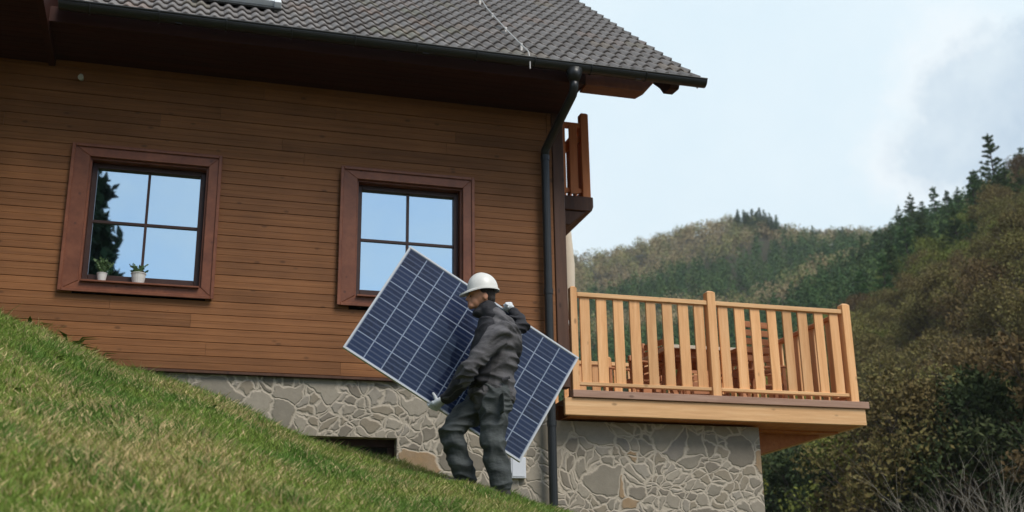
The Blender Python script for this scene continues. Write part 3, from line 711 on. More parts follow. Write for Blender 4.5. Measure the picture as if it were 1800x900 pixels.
# ------------------------------------------------------------------ person
per = empty('person', (2.42, -2.45, 1.0), 'person in white hard hat and dark work clothes carrying the solar panel uphill', 'person')
def ring(mb, c, rx, ry, n=14, ax=None): pass
def blob(name, parts, mat, voxel=.011, smooth=6, wrinkle=None, parent=per):
    """grow one continuous surface from overlapping lofts"""
    mb = MB()
    for p in parts:
        if p[0] == 'tube':
            _, pts, rad = p[:3]; pts = [Vector(q) for q in pts]
            rad = [(r if hasattr(r,'__len__') else (r,r)) for r in rad]
            # rounded ends
            d0 = (pts[0]-pts[1]).normalized(); d1 = (pts[-1]-pts[-2]).normalized()
            r0, r1 = min(rad[0]), min(rad[-1])
            P2 = [pts[0]+d0*r0*.8, pts[0]+d0*r0*.5]+pts+[pts[-1]+d1*r1*.5, pts[-1]+d1*r1*.8]
            R2 = [tuple(a*.45 for a in rad[0]), tuple(a*.82 for a in rad[0])]+rad+[tuple(a*.82 for a in rad[-1]), tuple(a*.45 for a in rad[-1])]
            mb.tube(P2, R2, 18, up=p[3] if len(p) > 3 else (0,0,1))
        elif p[0] == 'ball':
            _, c, r = p[:3]; r = r if hasattr(r,'__len__') else (r,r,r); c = Vector(c); rot = p[3] if len(p) > 3 else Matrix.Identity(3)
            n, m = 18, 12; vs = [c+rot@Vector((0,0,-r[2]))]; fs = []
            for i in range(1, m):
                ph = -PI/2+PI*i/m
                for k in range(n): vs.append(c+rot@Vector((r[0]*math.cos(ph)*math.cos(2*PI*k/n), r[1]*math.cos(ph)*math.sin(2*PI*k/n), r[2]*math.sin(ph))))
            vs.append(c+rot@Vector((0,0,r[2])))
            for k in range(n): fs.append((0, 1+(k+1)%n, 1+k))
            for i in range(m-2):
                for k in range(n): a = 1+i*n+k; b = 1+i*n+(k+1)%n; fs.append((a, b, b+n, a+n))
            for k in range(n): fs.append((1+(m-2)*n+k, 1+(m-2)*n+(k+1)%n, len(vs)-1))
            mb.add(vs, fs)
    o = mb.build(name, None, None)
    md = o.modifiers.new('r', 'REMESH'); md.mode = 'VOXEL'; md.voxel_size = voxel
    sm = o.modifiers.new('s', 'SMOOTH'); sm.iterations = smooth; sm.factor = .5
    dg = bpy.context.evaluated_depsgraph_get(); me = bpy.data.meshes.new_from_object(o.evaluated_get(dg))
    bpy.data.objects.remove(o)
    if wrinkle:
        ns = [v.normal.copy() for v in me.vertices]
        for v, n_ in zip(me.vertices, ns): v.co += n_*wrinkle(v.co)
    me.name = name; me.update()
    return link(name, me, mat, parent, smooth=True)
def folds(dirv, freq, amp, amp2=.004):
    def f(co):
        q = co+Vector((noise.noise(co*3.1), noise.noise(co*3.1+Vector((5,2,9))), noise.noise(co*3.1+Vector((1,8,3)))))*.10
        p = Vector((q.x*dirv[0], q.y*dirv[1], q.z*dirv[2]))*freq
        rdg = .32-abs(noise.noise(p)); rdg = rdg if rdg > -.2 else -.2
        m = .35+.65*max(0, min(1, .6+1.4*noise.noise(co*4.1+Vector((3,1,7)))))
        return amp*rdg*m*2.2-.3*amp + amp2*noise.noise(co*17)
    return f
V = Vector
# body under the clothes: neck, torso, limbs as one surface
sho_l, elb_l, wri_l, han_l = V((2.44,-2.66,2.195)), V((2.195,-2.69,1.895)), V((2.105,-2.46,1.725)), V((2.030,-2.22,1.705))
sho_r, elb_r, wri_r = V((2.60,-2.25,2.30)), V((2.80,-2.19,2.405)), V((2.715,-2.135,2.565))
hip_l, kne_l, ank_l = V((2.46,-2.55,1.76)), V((2.425,-2.56,1.37)), V((2.495,-2.55,1.03))
hip_r, kne_r, ank_r = V((2.44,-2.34,1.77)), V((2.13,-2.35,1.455)), V((2.265,-2.34,1.10))
body = [('tube', [(2.47,-2.45,1.74),(2.48,-2.45,1.95),(2.51,-2.45,2.20),(2.50,-2.45,2.33)], [(.11,.12),(.10,.13),(.11,.15),(.06,.08)], (0,1,0)),
  ('tube', [(2.49,-2.45,2.32),(2.43,-2.45,2.44),(2.405,-2.45,2.50)], [.062,.057,.058]),
  ('tube', [sho_l, elb_l, wri_l], [.045,.036,.028]), ('tube', [sho_r, elb_r, wri_r], [.045,.034,.026]),
  ('tube', [hip_l, kne_l, ank_l], [.065,.05,.04]), ('tube', [hip_r, kne_r, ank_r], [.065,.05,.04]),
  # head: cranium, jaw, nose, ear, brow
  ('ball', (2.372,-2.45,2.575), (.097,.076,.103)), ('ball', (2.318,-2.45,2.520), (.052,.052,.060)),
  ('ball', (2.285,-2.45,2.478), (.030,.034,.024)), ('tube', [(2.272,-2.45,2.575),(2.250,-2.45,2.535)], [.009,.016]),
  ('ball', (2.268,-2.45,2.497), (.012,.022,.009)), ('ball', (2.264,-2.45,2.509), (.011,.020,.007)),
  ('ball', (2.383,-2.528,2.548), (.022,.010,.032)), ('ball', (2.383,-2.372,2.548), (.022,.010,.032)),
  ('ball', (2.288,-2.45,2.585), (.022,.055,.012))]
blob('body', body, M['skin'], .007, 2)
hd = blob('hair', [('ball', (2.392,-2.45,2.590), (.098,.082,.095)), ('ball', (2.43,-2.45,2.545), (.058,.070,.055))], M['hair'], .008, 3)
for s in (-1, 1):
    mb = MB(); c = V((2.272,-2.45+s*.036,2.553)); mb.tube([c, c+V((-.006,0,0))], [.009,.006], 10); mb.build('eye', M['eye'], per)
# hard hat: shell with ridge, peak and rim
def hardhat():
    c = V((2.378,-2.45,2.617)); tilt = Matrix.Rotation(R(-4), 3, 'Y'); mb = MB(); n = 36; m = 12; vs = []; fs = []
    for i in range(m+1):
        ph = PI/2*i/m
        for k in range(n):
            a = 2*PI*k/n; ca, sa = math.cos(a), math.sin(a)
            r_ = math.cos(ph); ridge = .006*math.exp(-(sa/.16)**2)*(math.sin(ph)**.5 if ph > 0 else 0)
            vs.append(c+tilt@V((ca*(.130*r_)+.004, sa*.112*r_, .148*math.sin(ph)**.92+ridge)))
    for i in range(m):
        for k in range(n): fs.append((i*n+k, i*n+(k+1)%n, (i+1)*n+(k+1)%n, (i+1)*n+k))
    b = len(vs)                                   # brim, longer in front (-x)
    for rr_, dz in ((1.0, 0), (1.0, -.012)):
        for k in range(n):
            a = 2*PI*k/n; ca, sa = math.cos(a), math.sin(a); fr = max(0, -ca)**2.2
            ex = .010 + .060*fr
            vs.append(c+tilt@V((ca*(.130+ex)+.004, sa*(.112+.012+.006*fr), dz-.034*fr)))
    for k in range(n):
        k2 = (k+1)%n; fs.append((k2, k, b+k, b+k2)); fs.append((b+k2, b+k, b+n+k, b+n+k2)); fs.append((b+n+k2, b+n+k, k, k2))
    mb.add(vs, fs); o = mb.build('hard_hat', M['helmet'], per, smooth=True)
    e = o.modifiers.new('e', 'EDGE_SPLIT'); e.split_angle = R(50)
hardhat()
# jacket: bulky torso, collar, sleeves
jw = folds((.55,.6,1.7), 9.0, .034)
blob('jacket', [
  ('tube', [(2.455,-2.45,1.735),(2.455,-2.45,1.80),(2.468,-2.45,1.92),(2.50,-2.45,2.06),(2.525,-2.45,2.18),(2.53,-2.45,2.27),(2.50,-2.45,2.345),(2.455,-2.45,2.41)],
     [(.185,.185),(.190,.195),(.178,.195),(.178,.205),(.175,.222),(.155,.215),(.110,.13),(.080,.085)], (0,1,0)),
  ('tube', [sho_l+V((.06,.03,.03)), sho_l, (sho_l+elb_l)/2+V((0,-.01,0)), elb_l, (elb_l+wri_l)/2, wri_l], [.092,.094,.082,.078,.066,.056]),
  ('tube', [sho_r+V((-.06,-.05,.0)), sho_r+V((-.02,-.02,0))], [.085,.083]),
  ], M['jacket'], .0075, 3, jw)
blob('sleeve', [('tube', [sho_r+V((-.02,-.01,.0)), sho_r, (sho_r+elb_r)/2+V((0,0,.01)), elb_r, (elb_r+wri_r)/2, elb_r*.3+wri_r*.7], [.088,.088,.082,.080,.066,.056])], M['jacket_dark'], .009, 3, jw)
blob('chest_panel', [('tube', [(2.350,-2.47,1.84),(2.365,-2.48,2.02),(2.395,-2.48,2.20),(2.40,-2.47,2.33)], [(.105,.165),(.10,.17),(.095,.155),(.075,.10)], (0,1,0))], M['jacket_dark'], .010, 4, jw)
blob('hem_band', [('tube', [(2.455,-2.45,1.715),(2.455,-2.45,1.765)], [(.178,.182),(.188,.190)], (0,1,0))], M['jacket'], .009, 2, folds((1.4,1.4,.5), 9, .014))
blob('collar', [('tube', [(2.455,-2.45,2.385),(2.425,-2.45,2.445),(2.405,-2.45,2.468)], [(.095,.092),(.090,.090),(.084,.086)], (0,1,0)), ('ball', (2.345,-2.45,2.425), (.055,.06,.045))], M['jacket_dark'], .010, 3, folds((.5,.5,1.2), 9, .012))
cf = wri_l + (han_l-wri_l).normalized()*.03
blob('cuff', [('tube', [wri_l+(elb_l-wri_l)*.55, wri_l+(elb_l-wri_l)*.12, wri_l+(han_l-wri_l)*.25], [.074,.064,.050])], M['jacket_dark'], .008, 2, folds((1,1,1), 9, .016))
blob('cuff', [('tube', [wri_r+(elb_r-wri_r)*.42, wri_r+(elb_r-wri_r)*.18], [.052,.046])], M['jacket_dark'], .008, 3)
# trousers
tw = folds((.8,.8,1.3), 8.0, .028)
blob('trousers', [
  ('tube', [(2.455,-2.45,1.83),(2.455,-2.45,1.72),(2.445,-2.45,1.66)], [(.165,.175),(.175,.185),(.14,.17)], (0,1,0)),
  ('tube', [hip_l+V((0,-.005,-.04)), hip_l*.6+kne_l*.4, kne_l, kne_l*.5+ank_l*.5, ank_l+V((0,0,-.0))], [(.138,.12),(.125,.112),(.105,.098),(.100,.094),(.092,.088)]),
  ('tube', [hip_r+V((-.02,0,-.04)), hip_r*.5+kne_r*.5, kne_r, kne_r*.5+ank_r*.5, ank_r+V((0,0,.0))], [(.130,.12),(.128,.115),(.115,.105),(.106,.095),(.094,.088)])],
  M['trousers'], .0075, 3, tw)
mb = MB(); mb.tube([hip_l*.72+kne_l*.28+V((.015,-.128,.07)), hip_l*.72+kne_l*.28+V((.015,-.134,-.09))], [(.010,.070),(.010,.070)], 8); po = mb.build('thigh_pocket', M['trousers'], per, .01)
mb = MB(); mb.tube([V((2.545,-2.645,1.86)), V((2.475,-2.662,1.835))], [(.006,.012),(.006,.012)], 6); mb.build('pocket_flap', M['jacket_dark'], per)
# boots standing on the slope
def boot(ank, yaw=0):
    z = float(hgt(ank.x, ank.y)); a = V((ank.x, ank.y, ank.z)); s = V((ank.x, ank.y, z))
    blob('boot', [('tube', [a+V((0,0,.02)), V((ank.x+.005,ank.y,max(z+.07, ank.z-.12)))], [.058,.055]), ('tube', [V((ank.x+.035,ank.y,z+.045)), V((ank.x-.06,ank.y,z+.06)), V((ank.x-.17,ank.y,z+.075))], [(.048,.045),(.050,.043),(.043,.034)])], M['boot'], .009, 3)
boot(ank_l); boot(ank_r)
# gloves: palm plus five bent fingers
def glove(wrist, palm, fdir, curl, thumb_dir, side):
    fd = fdir.normalized(); cu = curl.normalized(); sd = side.normalized()
    parts = [('tube', [wrist, wrist*.5+palm*.5, palm], [.034,(.043,.028),(.045,.024)], cu)]
    for i, (o_, ln) in enumerate(((-.034,.068),(-.012,.078),(.011,.074),(.033,.060))):
        a = palm + sd*o_ + fd*.006; b = a + fd*ln*.48 + cu*.006; c = b + (fd*.25+cu*.97).normalized()*ln*.42; d = c + (cu*.9-fd*.45).normalized()*ln*.32
        parts.append(('tube', [a-fd*.02, a, b, c, d], [.0135,.0135,.0128,.0118,.0105]))
    t0 = palm*.55+wrist*.45 + sd*-.030; t1 = t0 + thumb_dir.normalized()*.038; t2 = t1 + (thumb_dir.normalized()*.5+cu*.6+fd*.3).normalized()*.034
    parts.append(('tube', [t0, t1, t2], [.016,.0135,.0115]))
    blob('glove', parts, M['glove'], .0055, 1)
# near hand closes round the lower edge of the panel, far hand over the top edge behind the helmet
pd = V((math.cos(ang), 0, math.sin(ang))); pn = V((-math.sin(ang), 0, math.cos(ang)))   # along the long edge, across it
low = pc - pn*W2 + pd*.01 ; top = pc + pn*W2 + pd*.115
glove(low+V((.075,-.10,.045)), low+V((.012,-.048,-.004)), (V((-.35,.6,-.5))), V((-.05,.55,.75)), V((-.3,.1,.9)), pd*1.0)
glove(wri_r+V((-.008,.0,.012)), top+V((.03,-.004,.034)), V((-.75,-.25,-.1)), V((-.1,-.95,-.55)), V((-.35,.8,.2)), V((.1,.8,-.45)))

# ------------------------------------------------------------------ trees
def leaf_cloud(clumps, per_, size, rs, flat=1.0, up=0.0):
    """quads scattered through ellipsoid clumps: list of (centre, radii)"""
    C = np.array([c for c, r in clumps for _ in range(per_)], float); Rd = np.array([r for c, r in clumps for _ in range(per_)], float)
    n = len(C); d = rs.normal(size=(n,3)); d /= np.linalg.norm(d, axis=1)[:,None]; rad = rs.random(n)**.45
    P_ = C + d*rad[:,None]*Rd; a = rs.normal(size=(n,3)); a[:,2] = a[:,2]*flat+up; a /= np.linalg.norm(a, axis=1)[:,None]
    b = np.cross(a, rs.normal(size=(n,3))); b /= np.linalg.norm(b, axis=1)[:,None]
    s = (size*(.55+.9*rs.random(n)))[:,None]; w = s*(.35+.25*rs.random(n))[:,None]
    V_ = np.stack([P_-a*s, P_+b*w, P_+a*s, P_-b*w], 1).reshape(-1,3)
    F_ = np.arange(n*4).reshape(-1,4)
    cl = np.repeat(rs.random(len(clumps)), per_); at_ = np.clip(cl*.65+rs.random(n)*.35, 0, 1)
    return V_, F_, at_
def crown_mesh(name, clumps, per_, size, seed, mat, **k):
    rs = np.random.default_rng(seed); V_, F_, a_ = leaf_cloud(clumps, per_, size, rs, **k)
    me = numpy_mesh(name, V_, F_, 4); at_ = me.attributes.new('rnd','FLOAT','FACE'); at_.data.foreach_set('value', a_.astype(np.float32)); me.materials.append(mat); return me
def broad_proto(seed, H, W, mat, leaf=.065, per_=300, nc=50, twiggy=True):
    """wide crown tree: trunk, limbs, clumps at limb ends"""
    r = random.Random(seed); mb = MB(); cl = []
    mb.tube([(0,0,-.6),(r.uniform(-.1,.1),0,H*.25),(r.uniform(-.2,.2),r.uniform(-.2,.2),H*.55),(r.uniform(-.3,.3),0,H*.85)], [H*.024,H*.018,H*.012,H*.004], 7)
    for i in range(nc):
        f = r.random()**.8; zc = H*(.16+.78*f); a = r.uniform(0, 2*PI); env = math.sin(PI*min(1,(.14+.86*f))**.9)**.55
        rad = W*.5*env*r.uniform(.45, 1.0); c = (math.cos(a)*rad, math.sin(a)*rad, zc)
        s = W*r.uniform(.09,.17); cl.append((c, (s*1.15, s*1.15, s*r.uniform(.75,1.1))))
        z0 = zc*r.uniform(.45,.75); p = Vector((0,0,z0)); q = Vector(c); mid = (p+q)/2+Vector((0,0,-.12*rad))
        mb.tube([p, mid, q], [H*.007,H*.004,H*.0015], 5)
        for _ in range(5 if twiggy else 2):
            e = q+Vector((r.uniform(-1,1),r.uniform(-1,1),r.uniform(-.1,1.1)))*s*1.35; mb.tube([q*.7+mid*.3, e], [H*.002,H*.0007], 3)
    tm = mb.mesh('trunk'); tm.materials.append(M['bark'])
    return tm, crown_mesh('crown', cl, per_, leaf, seed, mat)
def pine_proto(seed, H, W, mat, leaf=.075, per_=46):
    r = random.Random(seed); mb = MB(); cl = []
    mb.tube([(0,0,-.8),(r.uniform(-.1,.1),0,H*.5),(0,0,H*.98)], [H*.016,H*.010,H*.002], 7)
    z = H*.10
    while z < H*.975:
        f = z/H; rad = W*.5*(1-f)**.8*(.7+.6*r.random())+.10; n = r.randint(5, 7); a0 = r.uniform(0, 6)
        for k in range(n):
            if r.random() < .2: continue
            a = a0+2*PI*k/n+r.uniform(-.3,.3); L = rad*r.uniform(.55,1.2); rise = r.uniform(.15,.7)
            tip = Vector((math.cos(a)*L, math.sin(a)*L, z+L*rise))
            mb.tube([(0,0,z), tip], [H*.0035,H*.001], 4)
            for g in (.4,.62,.82,1.0):
                p = Vector((0,0,z)).lerp(tip, g)+Vector((r.uniform(-1,1),r.uniform(-1,1),0))*.08*L; s = (.085+.055*L)*r.uniform(.7,1.3)
                cl.append((tuple(p), (s*1.2,s*1.2,s*.8)))
        z += H*r.uniform(.035,.055)
    cl.append(((0,0,H*.98),(.06,.06,.40)))
    tm = mb.mesh('trunk'); tm.materials.append(M['bark'])
    return tm, crown_mesh('crown', cl, per_, leaf, seed, mat, up=.4)
PROT = {
 'brown': [broad_proto(1, 6.5, 5.6, M['fol_brown']), broad_proto(2, 7.5, 5.2, M['fol_brown']), broad_proto(3, 6.0, 6.0, M['fol_brown'])],
 'rust': [broad_proto(4, 6.0, 5.4, M['fol_rust']), broad_proto(9, 7.0, 5.2, M['fol_rust'])],
 'olive': [broad_proto(5, 6.4, 5.2, M['fol_olive']), broad_proto(6, 5.4, 5.2, M['fol_olive'])],
 'yellow': [broad_proto(7, 6.4, 5.0, M['fol_yellow'], per_=340)],
 'dark': [broad_proto(8, 5.5, 5.0, M['fol_dark'], per_=380, twiggy=False), broad_proto(10, 4.6, 4.6, M['fol_dark'], per_=380, twiggy=False)],
 'pine': [pine_proto(11, 9.0, 4.4, M['fol_pine']), pine_proto(12, 10.0, 4.2, M['fol_pine']), pine_proto(13, 8.0, 4.2, M['fol_pine'])]}
NAMES = {'brown':'budding_tree','rust':'russet_tree','olive':'olive_green_tree','yellow':'yellow_green_tree','dark':'dark_bushy_tree','pine':'pine_tree'}
LABS = {'brown':'brown twiggy budding tree crowded into the thicket on the right hillside','rust':'russet brown tree among the thicket on the right hillside',
 'olive':'olive green leafing tree among the brown trees on the right hillside','yellow':'bright yellow green tree between the dark woods and brown thicket',
 'dark':'low dark green bushy tree in the hollow beside the stone wall','pine':'dark green pine standing in the row along the right ridge'}
def spruce_proto(seed, H, Wd, mat):
    r = random.Random(seed); mb = MB(); cl = []
    mb.tube([(0,0,-.8),(0,0,H*.5),(0,0,H*.98)], [H*.014,H*.009,H*.002], 8); z = H*.04
    while z < H*.985:
        rad = Wd*.5*(1-z/H)**.9+.1; n = 9; a0 = r.uniform(0, 6)
        for k in range(n):
            a = a0+2*PI*k/n+r.uniform(-.2,.2); L = rad*r.uniform(.88,1.06); tip = Vector((math.cos(a)*L, math.sin(a)*L, z-L*r.uniform(.10,.25)))
            mb.tube([(0,0,z), tip], [H*.003,H*.0008], 4)
            for g in (.3,.6,.92): p = Vector((0,0,z)).lerp(tip, g); s_ = .16*L+.18; cl.append((tuple(p), (s_*1.1,s_*1.1,s_*.7)))
        z += H*.026
    tm = mb.mesh('trunk'); tm.materials.append(M['bark'])
    return tm, crown_mesh('crown', cl, 48, .24, seed, mat)
PROT['spruce'] = [spruce_proto(31, 22, 7.6, M['fol_spruce'])]
NAMES['spruce'] = 'added_spruce'; LABS['spruce'] = ''
def place(kind, x, y, s, label=None, group=None, sz=1.0, sink=.2, name=None):
    tm, cm = random.choice(PROT[kind])
    t = empty(name or NAMES[kind], (x, y, float(hgt(x, y))-sink), label or LABS[kind], 'tree', group or {'brown':'brown trees on the right hillside','rust':'russet trees on the right hillside','olive':'olive trees on the right hillside','yellow':'yellow green trees on the hillside','dark':'dark bushes beside the terrace','pine':'pines on the right ridge'}[kind])
    t.scale = (s, s, s*sz); t.rotation_euler.z = random.uniform(0, 6.28)
    for nm, me in (('trunk', tm), ('crown', cm)):
        o = bpy.data.objects.new(nm, me); COL.objects.link(o); o.parent = t
    return t
def pol(az, r): return (r*math.sin(R(az)), r*math.cos(R(az))-D)
tr = random.Random(21); cnt = 0
r_ = 34.0
while r_ < 150:
    step = 3.1+.018*r_; az0 = 22 if r_ > 60 else 25.5
    az = az0 + tr.uniform(0, math.degrees(step/r_)); 
    while az < 47:
        a = az+tr.uniform(-.3,.3)*math.degrees(step/r_); rr2 = r_+tr.uniform(-.3,.3)*step; x, y = pol(a, rr2)
        # right-hand mass brown, left-hand hollow olive and dark
        k = tr.random(); u = (a-31.5)/3.0 - (rr2-60)/60*.2
        keep = True
        if u < -.3: kind = 'dark' if k < (.75 if rr2 < 70 else .35) else ('olive' if k < .8 else 'yellow')
        elif u < .5: kind = 'dark' if k < (.55 if rr2 < 60 else .1) else 'olive' if k < .62 else 'brown' if k < .85 else 'yellow'
        else: kind = 'dark' if (rr2 < 44 and k < .35) else 'brown' if k < .62 else 'olive' if k < .78 else 'rust'
        if rr2 > 122 and a > 33.5: kind = 'pine' if k < .45 else 'olive' if k < .6 else kind
        hs = tr.uniform(.95, 1.35)
        if a < 28 and rr2 < 110: hs *= .8
        place(kind, x, y, hs); cnt += 1
        az += math.degrees(step/r_)*tr.uniform(.85, 1.2)
    r_ += step*.98
# yellow-green accent trees
for az, rr2, s in ((31.6,112,1.15),(32.6,120,1.2),(30.9,105,1.0),(33.4,128,1.1),(42.5,92,.9),(40.8,110,.95)):
    place('yellow', *pol(az, rr2), s)
# ridge pines, individually described
ridge = [(33.7,236,.80),(34.2,232,.95),(34.9,228,1.0),(35.6,222,.85),(36.1,212,1.05),(36.7,206,1.2),(37.2,206,.9),(37.8,200,1.1),(38.4,190,.95),(38.9,186,1.0),(39.3,184,.75),(39.8,178,.95),(40.4,176,.75),(41.0,174,.85),(41.7,170,.8),(42.4,170,.9),(43.2,168,.9)]
for i, (az, rr2, s) in enumerate(ridge): place('pine', *pol(az, rr2), s*1.05, sz=1.0)
for i in range(46):
    a = tr.uniform(33.5, 44); rr2 = tr.uniform(0,1)*40 + (232 if a < 35.5 else 195 if a < 38 else 168) - 42
    place('pine', *pol(a, rr2), tr.uniform(.6,.9), 'smaller dark green pine below the ridge row on the right hillside', 'lower pines on the right hillside')
# pines on the far summit
far_l = 'distant small dark pine in the clump on the far summit'
for i in range(52):
    a = tr.uniform(27.9, 33.4) if i > 20 else tr.uniform(28.0, 30.2); rr2 = tr.uniform(425, 462)
    place('pine', *pol(a, rr2), tr.uniform(.8,1.15) if a < 30.2 else tr.uniform(.6,.95), far_l, 'pines on the far summit', sz=.95)
# unseen spruces added behind the camera to darken the left window's reflection
for x, y, s in ((-4.25, -26.5, 1.08), (-6.3, -25.2, 1.0)):
    o = place('spruce', x, y, s, 'tall dark conifer added out of view to darken the left window reflection' if s > 1 else 'shorter dark conifer added out of view to darken the left window reflection', 'unseen conifers added for the window reflection')

# far woods: one mass of small crowns
def far_wood():
    rs = np.random.default_rng(5); Cs = []; 
    N = 5200; az = rs.uniform(3, 44, N); r = np.exp(rs.uniform(np.log(150), np.log(520), N))
    x = r*np.sin(np.radians(az)); y = r*np.cos(np.radians(az))-D; z = hgt(x, y)
    n1 = vnoise(x, y, .016, 3)+.5*vnoise(x, y, .05, 9)
    t_elev = z/r; dark = (n1 + (.285-t_elev)*22 + (az-26)*.07 > .42)
    sz = rs.uniform(1.6, 2.9, N)*(.85+r/1400)
    per = np.where(r < 260, 200, 130); idx = np.repeat(np.arange(N), per); n = len(idx)
    d = rs.normal(size=(n,3)); d /= np.linalg.norm(d, axis=1)[:,None]; rad = rs.random(n)**.4
    S = sz[idx]; conif = dark[idx]
    P_ = np.stack([x[idx], y[idx], z[idx]+S*1.3], 1) + d*rad[:,None]*np.stack([S, S, S*np.where(conif,1.55,1.15)], 1)
    top = np.clip((P_[:,2]-z[idx])/(S*2.8), 0, 1); shr = np.where(conif, 1-.75*top, 1.0)
    P_[:,0] = x[idx]+(P_[:,0]-x[idx])*shr; P_[:,1] = y[idx]+(P_[:,1]-y[idx])*shr
    a = rs.normal(size=(n,3)); a /= np.linalg.norm(a, axis=1)[:,None]; b = np.cross(a, rs.normal(size=(n,3))); b /= np.linalg.norm(b, axis=1)[:,None]
    s = (.20*(.6+.8*rs.random(n))*(.7+r[idx]/450))[:,None]
    V_ = np.stack([P_-a*s, P_+b*s*.55, P_+a*s, P_-b*s*.55], 1).reshape(-1,3)
    me = numpy_mesh('wood', V_, np.arange(n*4).reshape(-1,4), 4)
    pal = 1.12*np.array([(.27,.215,.11),(.30,.235,.125),(.26,.24,.105),(.21,.215,.085),(.32,.26,.15)]); pd_ = np.array([(.060,.115,.042),(.080,.140,.048),(.11,.165,.055)])
    ct = np.where(dark[:,None], pd_[rs.integers(0,3,N)], pal[rs.integers(0,5,N)])*(.75+.5*rs.random(N))[:,None]
    c = ct[idx]*(.88+.24*rs.random(n))[:,None]; col = np.ones((n,4,4)); col[:,:,:3] = c[:,None,:]
    at_ = me.attributes.new('Col','FLOAT_COLOR','POINT'); at_.data.foreach_set('color', col.astype(np.float32).ravel())
    t = NT('distant wood'); t.base(t.attr('Col','Color'), .9, .05)
    tag(link('far_wood', me, t.m), 'mixed brown and dark green woodland covering the far hillside', 'wood', kind='stuff')
far_wood()

# bare shrub bottom right
def bare_shrub(x, y, H, seed, label, lean=(0,0)):
    r = random.Random(seed); z = float(hgt(x, y)); t = empty('bare_shrub', (x,y,z), label, 'shrub'); mb = MB()
    def grow(p, d, L, rad, dep):
        q = p + d*L; m = (p+q)/2+Vector((r.uniform(-1,1),r.uniform(-1,1),r.uniform(-.5,.5)))*L*.06
        mb.tube([p, m, q], [rad, rad*.85, rad*.68], 5 if dep < 2 else 3)
        if dep >= 5: return
        for i in range(3 if dep < 3 else 2):
            e = (d + Vector((r.gauss(0,.42),r.gauss(0,.42),r.gauss(.05,.30)))).normalized(); f = r.uniform(.45, 1.0)
            grow(p.lerp(q, f), e, L*r.uniform(.62,.86), rad*.60, dep+1)
    for i in range(5):
        a = r.uniform(0, 2*PI); grow(Vector((x,y,z-.1)), Vector((math.cos(a)*.5+lean[0], math.sin(a)*.5+lean[1], 1)).normalized(), H*.30, .022, 0)
    mb.build('branches', M['twig'], t)
bare_shrub(11.6, 3.2, 4.9, 5, 'pale bare branched shrub at the lower right in front of the thicket', (-.25,0))
bare_shrub(13.4, 4.0, 5.4, 8, 'taller pale bare shrub at the far right edge', (-.1,0))

mb = MB(); mb.box(-560, 560, -560, 560, -45, 190)
hz = NT('thin air'); hz.t.nodes.remove(hz.b); pv = hz.n('ShaderNodeVolumePrincipled'); pv.inputs['Color'].default_value = (.86,.92,1,1); pv.inputs['Density'].default_value = .00024; hz.l(pv.outputs[0], hz.out.inputs['Volume'])
HAZE = True
if HAZE: tag(mb.build('haze', hz.m), 'thin pale haze in the air over the valley', 'haze', kind='stuff')
# ------------------------------------------------------------------ sky, sun, camera
world = bpy.data.worlds.new('World'); scene.world = world; world.use_nodes = True
nt = world.node_tree; nt.nodes.clear()
class W(NT):
    def __init__(s): s.t = nt
w = W(); out = w.n('ShaderNodeOutputWorld'); bg = w.n('ShaderNodeBackground'); w.l(bg.outputs[0], out.inputs[0])
SUN_EL, SUN_AZ = 50.0, 152.0               # azimuth clockwise from +Y: high behind the camera's right shoulder
sky = w.n('ShaderNodeTexSky', sky_type='NISHITA'); sky.sun_disc = False; sky.sun_elevation = R(SUN_EL); sky.sun_rotation = R(SUN_AZ); sky.air_density = 1.0; sky.dust_density = .4; sky.ozone_density = 1.2
STR = .11
gen = w.n('ShaderNodeTexCoord').outputs['Generated']; sp = w.n('ShaderNodeSeparateXYZ'); w.l(gen, sp.inputs[0])
nz = w.noise(gen, 3.2, 6, .6); nzc = w.noise(gen, 13.0, 8, .7, 'Color')
# thin bright veil over the northern half of the sky
veil = w.ramp(w.math('ADD', sp.outputs[1], w.math('MULTIPLY', w.math('SUBTRACT', nz, .5), .5)), [(.0,(0,0,0)),(.35,(1,1,1))])
veilc = w.mix(w.ramp(nz, [(.35,(0,0,0)),(.65,(1,1,1))]), (.675/STR,.805/STR,.885/STR), (.755/STR,.855/STR,.91/STR))
south = w.ramp(w.noise(w.mapping(gen, (1,1,1.6), (.35,.1,.2)), 2.6, 6, .62), [(.42,(.05,.05,.05)),(.66,(.75,.75,.75))])
skyc = w.mix(south, sky.outputs[0], (5.5,6.0,6.6))
skyc = w.mix(veil, skyc, veilc)
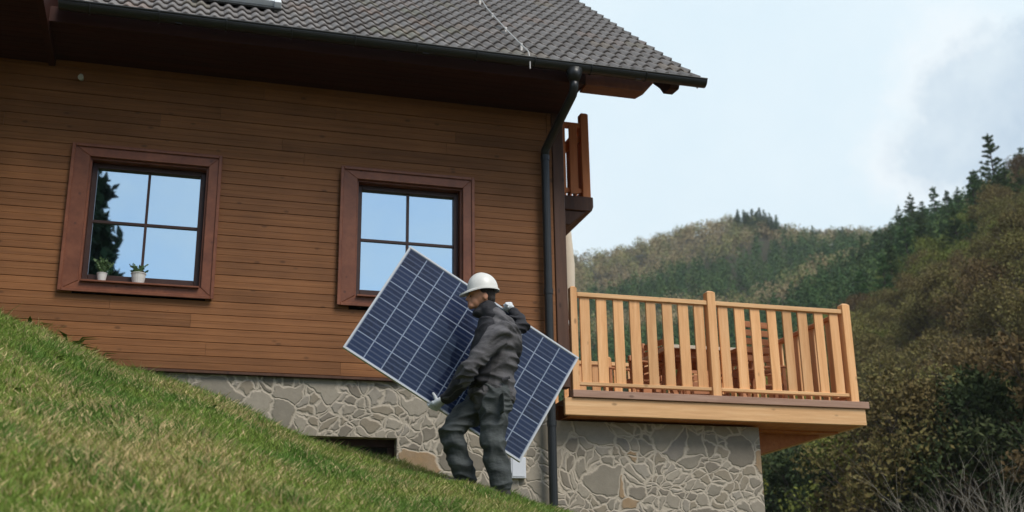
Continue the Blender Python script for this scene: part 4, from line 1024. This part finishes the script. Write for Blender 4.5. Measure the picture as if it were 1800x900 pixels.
# grey-blue cumulus above the right-hand ridge
def dome(center, rad, soft, amt):
    sb = w.n('ShaderNodeVectorMath', operation='SUBTRACT'); w.l(nzc, sb.inputs[0]); sb.inputs[1].default_value = (.5,.5,.5)
    scl = w.n('ShaderNodeVectorMath', operation='SCALE'); w.l(sb.outputs[0], scl.inputs[0]); scl.inputs['Scale'].default_value = amt
    ad = w.n('ShaderNodeVectorMath', operation='ADD'); w.l(gen, ad.inputs[0]); w.l(scl.outputs[0], ad.inputs[1])
    dd = w.n('ShaderNodeVectorMath', operation='DISTANCE'); w.l(ad.outputs[0], dd.inputs[0]); dd.inputs[1].default_value = Vector(center).normalized()
    return w.math('SUBTRACT', 1.0, w.math('DIVIDE', w.math('SUBTRACT', dd.outputs['Value'], rad-soft), soft*2), None, True)
c1 = dome((.602,.704,.388), .056, .009, .085); c2 = dome((.572,.735,.362), .030, .010, .075); c3 = dome((.632,.676,.374), .080, .009, .095)
cm = w.math('MAXIMUM', w.math('MAXIMUM', c1, c2), c3)
h1 = w.math('MAXIMUM', dome((.597,.704,.395), .062, .022, .105), dome((.560,.744,.353), .030, .020, .10))
skyc = w.mix(w.math('MULTIPLY', h1, .8), skyc, (.87/STR,.90/STR,.92/STR))
cloud = w.mix(w.ramp(w.noise(gen, 12, 5, .6), [(.35,(0,0,0)),(.7,(1,1,1))]), (.46/STR,.58/STR,.70/STR), (.66/STR,.76/STR,.83/STR))
skyc = w.mix(w.math('MULTIPLY', cm, .9), skyc, cloud)
w.l(skyc, bg.inputs[0]); bg.inputs[1].default_value = STR

sun = bpy.data.lights.new('sun', 'SUN'); sun.energy = 2.7; sun.angle = R(26); sun.color = (1, .95, .87)
so = bpy.data.objects.new('sun', sun); COL.objects.link(so)
sd = Vector((math.sin(R(SUN_AZ))*math.cos(R(SUN_EL)), math.cos(R(SUN_AZ))*math.cos(R(SUN_EL)), math.sin(R(SUN_EL))))
so.rotation_euler = sd.to_track_quat('Z', 'Y').to_euler(); so.location = (0,-20,30)

cam = bpy.data.cameras.new('camera'); co = bpy.data.objects.new('camera', cam); COL.objects.link(co)
F_ = Vector((.27219647,.91335498,.30280647)); R_ = Vector((.95957916,-.28104642,-.01485738)); U_ = Vector((-.07153261,-.29461091,.95293625))
m = Matrix(((R_.x,U_.x,-F_.x),(R_.y,U_.y,-F_.y),(R_.z,U_.z,-F_.z))); co.matrix_world = Matrix.Translation((0,-D,0)) @ m.to_4x4()
cam.sensor_width = 36; cam.lens = 36*2038.5/1800; cam.clip_start = .05; cam.clip_end = 6000
cam.dof.use_dof = True; cam.dof.focus_distance = 10.2; cam.dof.aperture_fstop = 2.0
scene.camera = co
scene.view_settings.view_transform = 'Standard'; scene.view_settings.look = 'None'; scene.view_settings.exposure = .2; scene.view_settings.gamma = 1
scene.render.engine = 'CYCLES'; scene.cycles.max_bounces = 6
print('trees', cnt)
